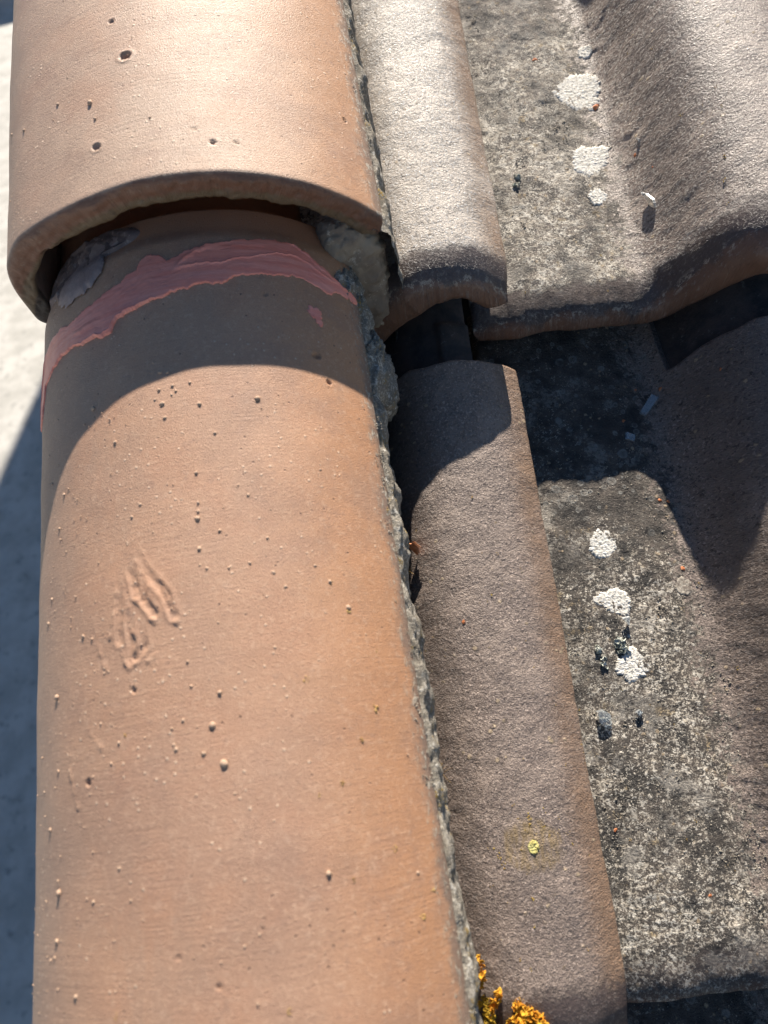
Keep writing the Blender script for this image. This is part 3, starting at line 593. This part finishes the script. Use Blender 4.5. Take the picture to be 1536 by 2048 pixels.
for k, q in enumerate(([(.0635, -.041), (.0705, -.0395), (.0708, -.0408), (.064, -.0422)], [(.066, -.0428), (.0715, -.0422), (.070, -.0437), (.0665, -.0440)], [(.067, -.0446), (.0712, -.0443), (.0705, -.0470), (.068, -.0462)])):
    V, F = disc([(s, y) for s, y in q], pS, .0003, 60+k, 5, 30, .45, under=.0008); obj('sealant_dab', mesh('sealant_dab', V, F), m_seal, VL)
# flaked patch of grey clay slip under the overlap, left
m_scab = mat_simple('grey_slip', (.20, .15, .14), (.135, .10, .095), 90, .6, .0006, 500, (.33, .27, .25), .55)
poly = [(arcs(t, RL_), y) for t, y in SCAB]
poly = [(arcs(138, RL_), -.004), (arcs(137, RL_), .006), (arcs(126, RL_), .012), (arcs(112, RL_), .012), (arcs(101, RL_), .011), (arcs(96.5, RL_), .008), (arcs(95, RL_), .0035), (arcs(101.7, RL_), .0007), (arcs(109, RL_), -.0002), (arcs(117, RL_), -.0008), (arcs(125, RL_), -.002), (arcs(131, RL_), -.0075)]
V, F = disc(poly, pS, .0017, 91, 26, 170, .05, bumpf=90, bumpa=.2); obj('slip_patch', mesh('slip_patch', V, F), m_scab, VL)
poly = [(arcs(128, RL_), -.0045), (arcs(118, RL_), .0020), (arcs(106, RL_), .0066), (arcs(99.5, RL_), .0064), (arcs(101, RL_), .003), (arcs(109, RL_), .0015), (arcs(118, RL_), -.0005)]
m_scab2 = mat_simple('pale_slip', (.36, .28, .255), (.27, .205, .19), 120, .55, .0004, 500)
pS2 = lambda s, y, h: pt_L(math.degrees(math.pi/2-s/RL_), y, h+.0013)
V, F = disc(poly, pS2, .0006, 95, 14, 110, .10, bumpf=90, bumpa=.2); obj('slip_patch', mesh('slip_patch', V, F), m_scab2, VL)

# ------------------------------------------------------------------ lime mortar bedding
n = NT('lime_mortar'); a = n.noise(55, 5, .65); b = n.noise(620, 4, .8, None, 3); cr = n.noise(300, 4, .75, None, 9)
c = n.mix(n.step(a, .38, .62), (.42, .37, .30), (.62, .56, .47)); c = n.mix(n.step(b, .50, .60), n.mix(.6, c, (.09, .08, .066)), c)
c = n.mix(n.step(cr, .56, .63, 0, .8), c, (.76, .72, .64)); c = n.mix(n.mul(n.step(n.noise(70, 4, .6, None, 15), .56, .62), n.step(b, .5, .58)), c, (.38, .25, .06))
m_mort = n.finish(c, .95, n.bump(n.add(b, n.mul(cr, .7)), .0016, 1.0), .15)
def mortar_strip(name, prof, y0, y1, seed, ptx, res=.0013, amp=.0017):
    """prof(y) -> list of (x,z) section points"""
    ys = np.arange(y0, y1, res); secs = np.array([prof(y) for y in ys])     # (ny, k, 2)
    k = secs.shape[1]; t = np.linspace(0, k-1, 42); i0 = np.minimum(t.astype(int), k-2); f = (t-i0)[None, :, None]
    S = secs[:, i0]*(1-f)+secs[:, i0+1]*f
    Y = np.repeat(ys[:, None], 42, 1); L = np.repeat(np.linspace(0, .09, 42)[None], len(ys), 0)
    dx = np.gradient(S[..., 0], axis=1); dz = np.gradient(S[..., 1], axis=1); ln = np.hypot(dx, dz)+1e-9
    d = amp*(fbm(L, Y, 45, 3, seed)*.8+fbm(L, Y, 150, 3, seed+3)*.65+np.abs(fbm(L, Y, 330, 2, seed+5))*.35)
    X = S[..., 0]-dz/ln*d; Z = S[..., 1]+dx/ln*d
    V = np.stack([X, Y, Z], -1).reshape(-1, 3); F = grid_faces(len(ys), 42, flip=True)
    return obj(name, mesh(name, V, F), m_mort, None, MW.copy())
bulge = [(-.42, .001), (-.34, .0022), (-.30, .0028), (-.27, .0034), (-.24, .0034), (-.21, .0030), (-.17, .0042), (-.145, .0052), (-.112, .0054), (-.087, .0068), (-.065, .0100), (-.052, .0118), (-.040, .0095), (-.02, .009), (.02, .008)]
def profL(y):
    b = np.interp(y, *zip(*bulge)); b = b*(.26+.60*float(fbm(y, y*0+.2, 38, 3, 71)))-.0010*max(0., float(fbm(y, y*0+3, 90, 2, 77))); e = (.0815, .0475)
    return [(e[0]-.012, e[1]+.002), (e[0]-.004, e[1]-.0035), (e[0]+b*.7, e[1]-.006), (e[0]+b, e[1]-.018), (e[0]+b*.8, .014), (e[0]-.003, -.012), (e[0]-.008, -.035), (e[0]-.014, -.07)]
def profU(y):
    a = math.radians(31.3); ex, ez = XU+RU_*math.cos(a), ZU+TU*y+RU_*math.sin(a)
    b = -.0006+.0009*math.sin(y*130)+.0007*math.sin(y*310+1)
    return [(ex-.012, ez+.001), (ex-.003, ez-.004), (ex+b, ez-.006), (ex+b+.001, ez-.02), (ex+b, .030), (ex+.002, .012), (ex-.004, -.01), (ex-.012, -.04)]
mo = mortar_strip('mortar_bed', profL, -.41, .01, 5, None)
tag(mo, 'crumbly grey mortar strip between the lower ridge tile and the brown roll', 'mortar', 'mortar bedding under the ridge tiles')
mo2 = mortar_strip('mortar_bed', profU, .0, .40, 55, None, amp=.0014)
tag(mo2, 'thin dark mortar line between the pale upper ridge tile and the grey roll', 'mortar', 'mortar bedding under the ridge tiles')
m_sandy = mat_simple('sandy_mortar', (.25, .20, .155), (.36, .30, .23), 60, .95, .0010, 500, (.50, .44, .36), .58)
def lump(name, c0, rad, seed, parent=None, mat=None, amp=.0045, n1=110, n2=70, power=1.0):
    th = np.linspace(0, 2*np.pi, n1, endpoint=False)[:, None]; ph = np.linspace(.02, np.pi-.02, n2)[None]
    dx, dy, dz = np.cos(th)*np.sin(ph), np.sin(th)*np.sin(ph), np.cos(ph)+0*th
    q = 1./(np.abs(dx)**3+np.abs(dy)**3+np.abs(dz)**3)**(1/3.) if power != 1 else 1.
    px, py, pz = dx*rad[0]*q, dy*rad[1]*q, dz*rad[2]*q
    k = amp*(fbm(px+pz*.6, py+pz*.8, 38, 3, seed)*.8+fbm(px-pz, py+pz, 140, 3, seed+2)*.5+np.abs(fbm(px+pz, py-pz, 330, 2, seed+6))*.25)
    V = np.stack([c0[0]+px+dx*k, c0[1]+py+dy*k, c0[2]+pz+dz*k], -1).reshape(-1, 3)
    i = np.arange(n1)[:, None]; j = np.arange(n2-1)[None]; i2 = (i+1) % n1
    F = np.stack([i*n2+j, i*n2+j+1, i2*n2+j+1, i2*n2+j], -1).reshape(-1, 4)
    return obj(name, mesh(name, V, F), mat or m_mort, parent)
lump('mortar_lump', (.0805, .008, .030), (.0165, .0120, .042), 8, mo, m_sandy, amp=.0035, power=3)
lump('light_stop_plug', (.006, .395, .075), (.098, .020, .050), 48, mo2, m_sandy, amp=.003, power=3)  # added, unseen: closes the far end of the cavity against sky light
lump('mortar_lump', (.0830, -.042, .008), (.0068, .022, .034), 18, mo, amp=.004)
lump('mortar_lump', (.073, -.018, .030), (.0110, .025, .030), 28, mo, amp=.004)

# ------------------------------------------------------------------ lichen patches on the tiles
n = NT('white_lichen'); b = n.voro(1100, None); c = n.mix(n.step(n.noise(700, 4, .7), .36, .56), (.50, .46, .385), (.82, .79, .72))
m_wl = n.finish(c, .95, n.bump(n.add(b.outputs['Distance'], n.noise(1800, 2, .7)), .00035, .7), .1)
m_gl = mat_simple('greyish_lichen', (.56, .50, .41), (.24, .20, .165), 420, .95, .0006, 900)
m_yl = mat_simple('sulphur_lichen', (.74, .70, .30), (.60, .52, .18), 500, .95, .0008, 1100)
def patch(key, tile, mat, label, h=.0005, seed=0, group=None, name='lichen_patch'):
    P = [(a, b+(ROWFIX if tile in (Cc, D) else 0)) for a, b in PATCH[key]]; c0 = np.mean(P, 0); base = Vector(pt_T(c0[0], c0[1]))
    f = lambda u, v, hh: np.array(pt_T(u, v, hh))-np.array(base)
    V, F = disc(P, f, h, seed, 22, 150, .12, bumpf=500, bumpa=.22, under=.0012, wob=230)
    o = obj(name, mesh(name, V, F), mat, None, tile.matrix_world @ Matrix.Translation(base)); tag(o, label, 'lichen', group)
bpy.context.view_layer.update()
patch('P1', B, m_wl, 'largest round white lichen patch, on the upper tile beside an orange chip', seed=1)
patch('P2', B, m_wl, 'round white lichen patch below the largest one on the upper tile', seed=2)
patch('P3', B, m_wl, 'small white lichen spot just left of the upper glass shard', seed=3)
patch('P4', B, m_wl, 'tiny white lichen spot above the largest white patch', seed=4)
patch('P5', D, m_wl, 'round white lichen patch just below the shadow on the lower tile', seed=6)
patch('P6', D, m_wl, 'ragged white lichen patch touching a small triangular glass shard', seed=7)
patch('P7', D, m_wl, 'ragged white lichen patch lowest on the lower tile, beside a grey tuft', seed=8)
patch('P9', D, m_gl, 'beige lichen patch beside the point of the shadow on the lower tile', .00022, 9)
patch('PG', Cc, m_yl, 'small yellow green lichen spot on the brown roll', .0008, 10)
# crumbs of ochre lichen around the yellow spot, and scattered specks
sp = [(.158+rg.normal(0, .010), .0775+rg.normal(0, .0085), float(rg.uniform(.0005, .0012))) for _ in range(46)]
sp += [(rg.uniform(.12, .185), rg.uniform(.01, .30), float(rg.uniform(.0003, .0007))) for _ in range(60)]
m_och = mat_simple('yellow_lichen_specks', (.50, .36, .06), (.42, .25, .07), 500, .95, .0004, 1500)
crumbs('lichen_specks', sp, lambda u, v: pt_T(u, v, 0.), nrm_T, Cc, m_och, 21, 5)
crumbs('lichen_specks', [(.1895-abs(rg.normal(0, .0008)), rg.uniform(.08, .19), .0008) for _ in range(60)], lambda u, v: pt_T(u, v, -.001), nrm_T, Cc, m_och, 26, 4)
crumbs('lichen_specks', [(rg.uniform(.0, .15), rg.uniform(.01, .28), float(rg.uniform(.0003, .0009))) for _ in range(90)], lambda u, v: pt_T(u, v, 0.), nrm_T, B, m_och, 22, 5)
crumbs('lichen_specks', [(rg.uniform(.0, .13), rg.uniform(.01, .20), float(rg.uniform(.0003, .0008))) for _ in range(60)], lambda u, v: pt_T(u, v, 0.), nrm_T, D, m_och, 23, 5)
m_crumb = mat_simple('pale_crust_crumbs', (.42, .37, .30), (.26, .23, .19), 300, .95, .0006, 1200, (.60, .57, .50), .60)
def crust(tile, seed, n_, vlo, vhi):
    r2 = np.random.default_rng(seed); out = []
    while len(out) < n_:
        u, v = r2.uniform(-.012, .085), r2.uniform(vlo+.03, vhi)
        if fbm(np.array([u]), np.array([v]), 40, 3, seed)[0] > r2.uniform(-.35, .55): out.append((u, v, float(r2.uniform(.0006, .0016))))
    crumbs('lichen_crust', out, lambda a, b_: pt_T(a, b_, -.0001), nrm_T, tile, m_crumb, seed, 3, .55)
crust(B, 31, 900, .01, .30); crust(D, 32, 1100, .0, .30)

# ------------------------------------------------------------------ orange lichen tufts by the mortar
n = NT('orange_lichen'); c = n.mix(n.step(n.noise(260, 4, .6), .36, .66), (.62, .24, .012), (.72, .42, .04)); c = n.mix(n.step(n.noise(900, 3, .6), .55, .68, 0, .5), c, (.30, .15, .02))
m_or = n.finish(c, .7, n.bump(n.noise(1600, 3, .6), .0002, .7), .3)
n = NT('olive_lichen'); c = n.mix(n.step(n.noise(300, 4, .6), .36, .62), (.22, .15, .02), (.58, .36, .03))
m_ol = n.finish(c, .8, n.bump(n.noise(1600, 3, .6), .0002, .7), .3)
def tuft(name, tile, spots, label, seed, mat, size=.0011, count=26, lift=.0):
    """each spot (u, v, radius, height): ruffled cup shaped lobes"""
    spots = [(a, b+(ROWFIX if tile in (Cc, D) else 0), c_, d_) for a, b, c_, d_ in spots]
    r2 = np.random.default_rng(seed); base = Vector(pt_T(*np.mean([s[:2] for s in spots], 0)))
    VV, FF = [], []; n0 = 0
    for (u, v, R_, H_) in spots:
        for k in range(int(count*(R_/.004)**1.6)+4):
            a, q = r2.uniform(0, 6.28), math.sqrt(r2.uniform(0, 1)); uu, vv = u+R_*q*math.cos(a), v+R_*q*math.sin(a)
            s = size*r2.uniform(.6, 1.4); na, nr = 9, 3; hz = H_*(1-q*q)*r2.uniform(.3, 1.0)+lift
            tl = Matrix.Rotation(r2.uniform(-.9, .9), 4, 'X') @ Matrix.Rotation(r2.uniform(-.9, .9), 4, 'Y'); tl = np.array(tl)[:3, :3]
            ph = r2.uniform(0, 6.28); pts = [(0, 0, -s*.35)]
            for j in range(1, nr+1):
                for i in range(na):
                    b = 2*math.pi*i/na; rr = s*j/nr*(1+.28*math.sin(3*b+ph)*(j/nr)+.12*r2.uniform(-1, 1)); pts.append((rr*math.cos(b), rr*math.sin(b), s*(.55*(j/nr)**2-.35)+.22*s*math.sin(4*b+ph)*(j/nr)))
            pts += [(p_[0]*.97, p_[1]*.97, p_[2]-s*.22) for p_ in pts[1+(nr-1)*na:]]+[(0, 0, -s*.7)]
            P = np.array(pts)@tl.T+np.array(pt_T(uu, vv, hz))-np.array(base); VV.append(P)
            f = [(n0, n0+1+i, n0+1+(i+1) % na, n0) for i in range(na)]
            f3 = [(n0, n0+1+i, n0+1+(i+1) % na) for i in range(na)]; f4 = []
            for j in range(nr):
                for i in range(na): f4.append((n0+1+j*na+i, n0+1+(j+1)*na+i, n0+1+(j+1)*na+(i+1) % na, n0+1+j*na+(i+1) % na))
            last = n0+1+(nr+1)*na; f3 += [(last, n0+1+nr*na+(i+1) % na, n0+1+nr*na+i) for i in range(na)]
            FF.append((f3, f4)); n0 += len(P)
    o = obj(name, mesh(name, np.concatenate(VV), [sum((f[0] for f in FF), []), sum((f[1] for f in FF), [])]), mat, None, tile.matrix_world @ Matrix.Translation(base))
    tag(o, label, 'lichen', 'orange lichen tufts at the foot of the mortar'); return o
tuft('lichen_tuft', Cc, [(.1459, .0154, .0026, .0022), (.1478, .0144, .0028, .0026), (.1434, .0129, .0030, .0028), (.1500, .0125, .0026, .0022), (.1524, .0109, .0018, .0018), (.1400, .0111, .0030, .0026), (.1365, .0085, .0034, .002), (.1440, .0095, .003, .002), (.1330, .0050, .0034, .002)], 'largest bright orange lichen tuft, branching across the lower end of the brown roll', 3, m_or, .0011, 30)
tuft('lichen_tuft', Cc, [(.1425, .0186, .0018, .0018), (.1443, .0192, .0014, .001)], 'small round orange lichen tuft just above the largest orange one', 4, m_or, .0009)
tuft('lichen_tuft', Cc, [(.1285, .0190, .0028, .003), (.1305, .0160, .0024, .003), (.1300, .0110, .0034, .003), (.1325, .0090, .0026, .003), (.1310, .0040, .0036, .003), (.1340, .0000, .003, .003)], 'dark olive and orange lichen mass against the edge of the lower ridge tile', 5, m_ol, .0009, 36, .002)
tuft('lichen_tuft', Cc, [(.1335, .0205, .0016, .003), (.1350, .0232, .0016, .003), (.1320, .0180, .0016, .003)], 'bright orange lichen tuft leaning up out of the olive one', 6, m_or, .0009, 26, .002)
tuft('lichen_tuft', Cc, [(.1290, .0360, .0018, .004), (.1290, .0320, .0026, .005), (.1285, .0280, .0022, .004)], 'upright yellow lichen tuft squeezed between ridge tile and brown roll', 7, m_or, .0008, 34, .004)
# grey leafy tufts on the pans
n = NT('grey_lichen'); c = n.mix(n.step(n.noise(300, 4, .6), .38, .62), (.34, .36, .30), (.66, .67, .60)); m_gr = n.finish(c, .9, n.bump(n.noise(1400, 3, .6), .0003, .8), .2)
o = tuft('lichen_tuft', B, [(.0215, .1030, .0022, .002), (.0203, .0976, .0018, .0015)], 'pale grey leafy lichen tuft near the right edge of the grey roll', 8, m_gr, .0013, 14); o['group'] = 'grey lichen tufts in the channels'
o = tuft('lichen_tuft', D, [(.0216, .1670, .0024, .0015), (.0230, .1601, .0028, .0018)], 'dark grey green lichen tuft left of the lowest white patch', 9, m_gr, .0014, 14); o['group'] = 'grey lichen tufts in the channels'
o = tuft('lichen_tuft', D, [(.0336, .1697, .0030, .002), (.0355, .1655, .0030, .002)], 'pale crinkled lichen tuft on top of the lowest white patch', 10, m_gr, .0014, 18); o['group'] = 'grey lichen tufts in the channels'

# ------------------------------------------------------------------ terracotta chips
n = NT('terracotta_chip'); m_chip = n.finish(n.mix(n.step(n.noise(400, 4, .6), .4, .62), (.52, .17, .065), (.60, .26, .13)), .75, n.bump(n.noise(1500, 3, .6), .0002, .7), .3)
def chip(tile, u, v, r, label, seed, tall=.32, lift=0.):
    r2 = np.random.default_rng(seed); k = 7; V = []; a0 = r2.uniform(0, 6)
    for s_, zf in ((1., 0.), (.72, tall)):
        for i in range(k):
            a = a0+2*math.pi*i/k+(.25 if zf else 0); q = r*1.15*s_*r2.uniform(.45, 1.2); V.append((q*math.cos(a), q*math.sin(a)*.75, r*zf*r2.uniform(.6, 1.4)-r*.15))
    V.append((0, 0, r*tall*1.0)); F4 = [(i, (i+1) % k, k+(i+1) % k, k+i) for i in range(k)]; F3 = [(k+i, k+(i+1) % k, 2*k) for i in range(k)]; F5 = [(i, 0, (i+1) % k) for i in range(1, k-1)]
    v += ROWFIX if tile in (Cc, D) else 0
    _, _, N = nrm_T(u, v); M = frame_at(pt_T(u, v, .0002+lift), N, r2.uniform(0, 6))
    o = obj('tile_chip', mesh('tile_chip', V, [F4, F3, [(i+1, i, 0) for i in range(1, k-1)]], smooth=False), m_chip, None, tile.matrix_world @ M)
    tag(o, label, 'chip', 'orange chips of broken tile lying on the roof')
for k, (t, u, v, px, lab) in enumerate((
    (B, .0803, .1540, 12, 'larger orange chip at the lower right rim of the biggest white lichen'), (B, .0489, .2005, 8, 'orange chip highest on the upper tile, left of the tiny white spot'),
    (B, .0928, .1001, 7, 'orange chip to the right of the second white lichen patch'), (D, .0878, .3179, 5, 'small orange chip touching the top of the glass splinter'),
    (D, .0745, .3218, 4, 'small orange chip left of the top of the glass splinter'), (D, .0631, .3014, 4, 'small orange chip between the two glass pieces in shadow'),
    (D, .0737, .2491, 4, 'tiny orange chip on the shadow edge, left one of two'), (D, .0779, .2475, 4, 'tiny orange chip on the shadow edge, right one of two'),
    (D, .0772, .2069, 5, 'tiny orange chip at the left side of the shadow point'), (D, .0129, .0773, 4, 'small orange chip low on the lower tile beside the brown roll'),
    (D, .1114, .3080, 4, 'pale orange chip alone in the right half of the shadow'), (Cc, .1418, .1810, 4, 'tiny pale orange chip in the middle of the brown roll'),
    (D, .0522, .0444, 4, 'reddish grain low on the lower tile, right side'), (B, .0981, .0830, 4, 'tiny orange chip right of the clear glass shard'))):
    chip(t, u, v, px*.00031, lab, 70+k)
# larger curled flake standing in the joint
V = []; nu_, nv_ = 9, 6
for s_ in (0, 1):
    for i in range(nu_):
        for j in range(nv_):
            a = -.9+1.8*i/(nu_-1); rr = .0048-s_*.0009; w_ = (j/(nv_-1)-.5)*.0075*(1-.5*abs(i-4)/4); V.append((rr*math.sin(a), w_+.0006*math.sin(i*2.1+j), rr*math.cos(a)-.0022))
F = grid_faces(nu_, nv_); F2 = grid_faces(nu_, nv_, flip=True)+nu_*nv_; rim = []
def gi(s_, i, j): return s_*nu_*nv_+i*nv_+j
for i in range(nu_-1): rim += [(gi(0, i, 0), gi(1, i, 0), gi(1, i+1, 0), gi(0, i+1, 0)), (gi(0, i, nv_-1), gi(0, i+1, nv_-1), gi(1, i+1, nv_-1), gi(1, i, nv_-1))]
for j in range(nv_-1): rim += [(gi(0, 0, j), gi(0, 0, j+1), gi(1, 0, j+1), gi(1, 0, j)), (gi(0, nu_-1, j), gi(1, nu_-1, j), gi(1, nu_-1, j+1), gi(0, nu_-1, j+1))]
_, _, N = nrm_T(.119, .219)
o = obj('tile_flake', mesh('tile_flake', V, [F, F2, rim], smooth=False), m_chip, None, Cc.matrix_world @ frame_at(pt_T(.1225, .2239, .004), N) @ Matrix.Rotation(.5, 4, 'Z') @ Matrix.Rotation(.5, 4, 'X') @ Matrix.Rotation(-.5, 4, 'Y'))
tag(o, 'curled orange flake standing in the joint beside the mortar strip', 'flake')
# dry twigs and moss threads caught in the joint
m_tw = mat_simple('dry_stalk', (.20, .12, .05), (.30, .20, .09), 300, .9, .0002, 900)
def stalks(u, v, lab, seed, n_=14, L=.006, z0=.006):
    r2 = np.random.default_rng(seed); VV, F4 = [], []; n0 = 0
    for k in range(n_):
        a, e, l = r2.uniform(0, 6.28), r2.uniform(-.1, .9), L*r2.uniform(.5, 1.2); d = np.array([math.cos(a)*math.cos(e), math.sin(a)*math.cos(e), math.sin(e)])
        s_ = np.array([r2.normal(0, .0013), r2.normal(0, .0018), 0]); side = np.cross(d, [0, 0, 1.]); side /= np.linalg.norm(side)+1e-6; upv = np.cross(side, d); bend = r2.uniform(-.3, .3)
        for j in range(5):
            t = j/4; c_ = s_+d*l*t+side*bend*l*t*t; w_ = .00022*(1-.6*t)
            for q in range(3): b = q*2.094; VV.append(c_+side*w_*math.cos(b)+upv*w_*math.sin(b))
        for j in range(4):
            for q in range(3): F4.append((n0+j*3+q, n0+j*3+(q+1) % 3, n0+(j+1)*3+(q+1) % 3, n0+(j+1)*3+q))
        n0 += 15
    o = obj('dry_sprig', mesh('dry_sprig', np.array(VV), F4), m_tw, None, Cc.matrix_world @ Matrix.Translation(pt_T(u, v+ROWFIX, z0))); tag(o, lab, 'sprig')
stalks(.1160, .2123, 'dry brown sprig in the joint just below the curled orange flake', 1)
stalks(.1215, .1123, 'dry brown sprig in the mortar halfway down the lower joint', 2)
# ------------------------------------------------------------------ clear glass pieces
gm = bpy.data.materials.new('clear_glass'); gm.use_nodes = True; gb = gm.node_tree.nodes['Principled BSDF']
gb.inputs['Base Color'].default_value = (.86, .93, .96, 1); gb.inputs['Roughness'].default_value = .06; gb.inputs['Transmission Weight'].default_value = .85; gb.inputs['IOR'].default_value = 1.5
def shard(tile, poly, thick, label, tilt=(0, 0), lift=.0006, chip_=0.):
    P = np.array(poly)+np.array([0, ROWFIX if tile in (Cc, D) else 0]); c0 = P.mean(0); _, _, N = nrm_T(*c0); k = len(P); Q = P-c0
    V = [(q[0], q[1], 0) for q in Q]+[(q[0]*.9, q[1]*.94, thick) for q in Q]
    F = [[(i, (i+1) % k, k+(i+1) % k, k+i) for i in range(k)]]; F.append([(k, k+i, k+i+1) for i in range(1, k-1)]); F.append([(0, i+1, i) for i in range(1, k-1)])
    me = mesh('glass_shard', V, F, smooth=False)
    bmod = obj('glass_shard', me, gm, None, tile.matrix_world @ frame_at(pt_T(c0[0], c0[1], lift), N) @ Matrix.Rotation(tilt[0], 4, 'X') @ Matrix.Rotation(tilt[1], 4, 'Y'))
    tag(bmod, label, 'glass', 'clear glass splinters on the tiles')
shard(D, [(.0831, .3166), (.0870, .3133), (.0820, .3081), (.0765, .3028), (.0733, .3055), (.0784, .3114)], .0014, 'longest glass splinter, a clear bar lying in the shadow', (.05, -.05))
shard(D, [(.0623, .2933), (.0645, .2917), (.0680, .2910), (.0665, .2871), (.0614, .2888), (.0631, .2910)], .0014, 'short glass fragment below the long splinter, in the shadow', (.15, .1))
shard(B, [(.0905, .0715), (.0937, .0680), (.0968, .0615), (.0958, .0560), (.0932, .0590), (.0920, .0650)], .0016, 'standing glass shard on the upper tile that throws a thin shadow', (.30, -.35), .0018)
shard(D, [(.0366, .1829), (.0411, .1833), (.0403, .1780)], .0020, 'small triangular glass shard touching a white lichen patch', (.5, .1), .0020)
shard(D, [(.0138, .1355), (.0174, .1362), (.0211, .1336), (.0211, .1280), (.0172, .1268), (.0141, .1298)], .0030, 'chunky glass piece lying lowest, near the brown roll', (.25, .1), .0006)
shard(D, [(.0339, .1329), (.0363, .1342), (.0380, .1325), (.0356, .1308)], .0018, 'tiny glass crumb right of the chunky glass piece', (.3, .2))
shard(B, [(.0952, .1098), (.0968, .1070), (.0957, .1040)], .0010, 'tiniest glass splinter, beside the orange chip on the upper tile', (.4, 0), .0006)
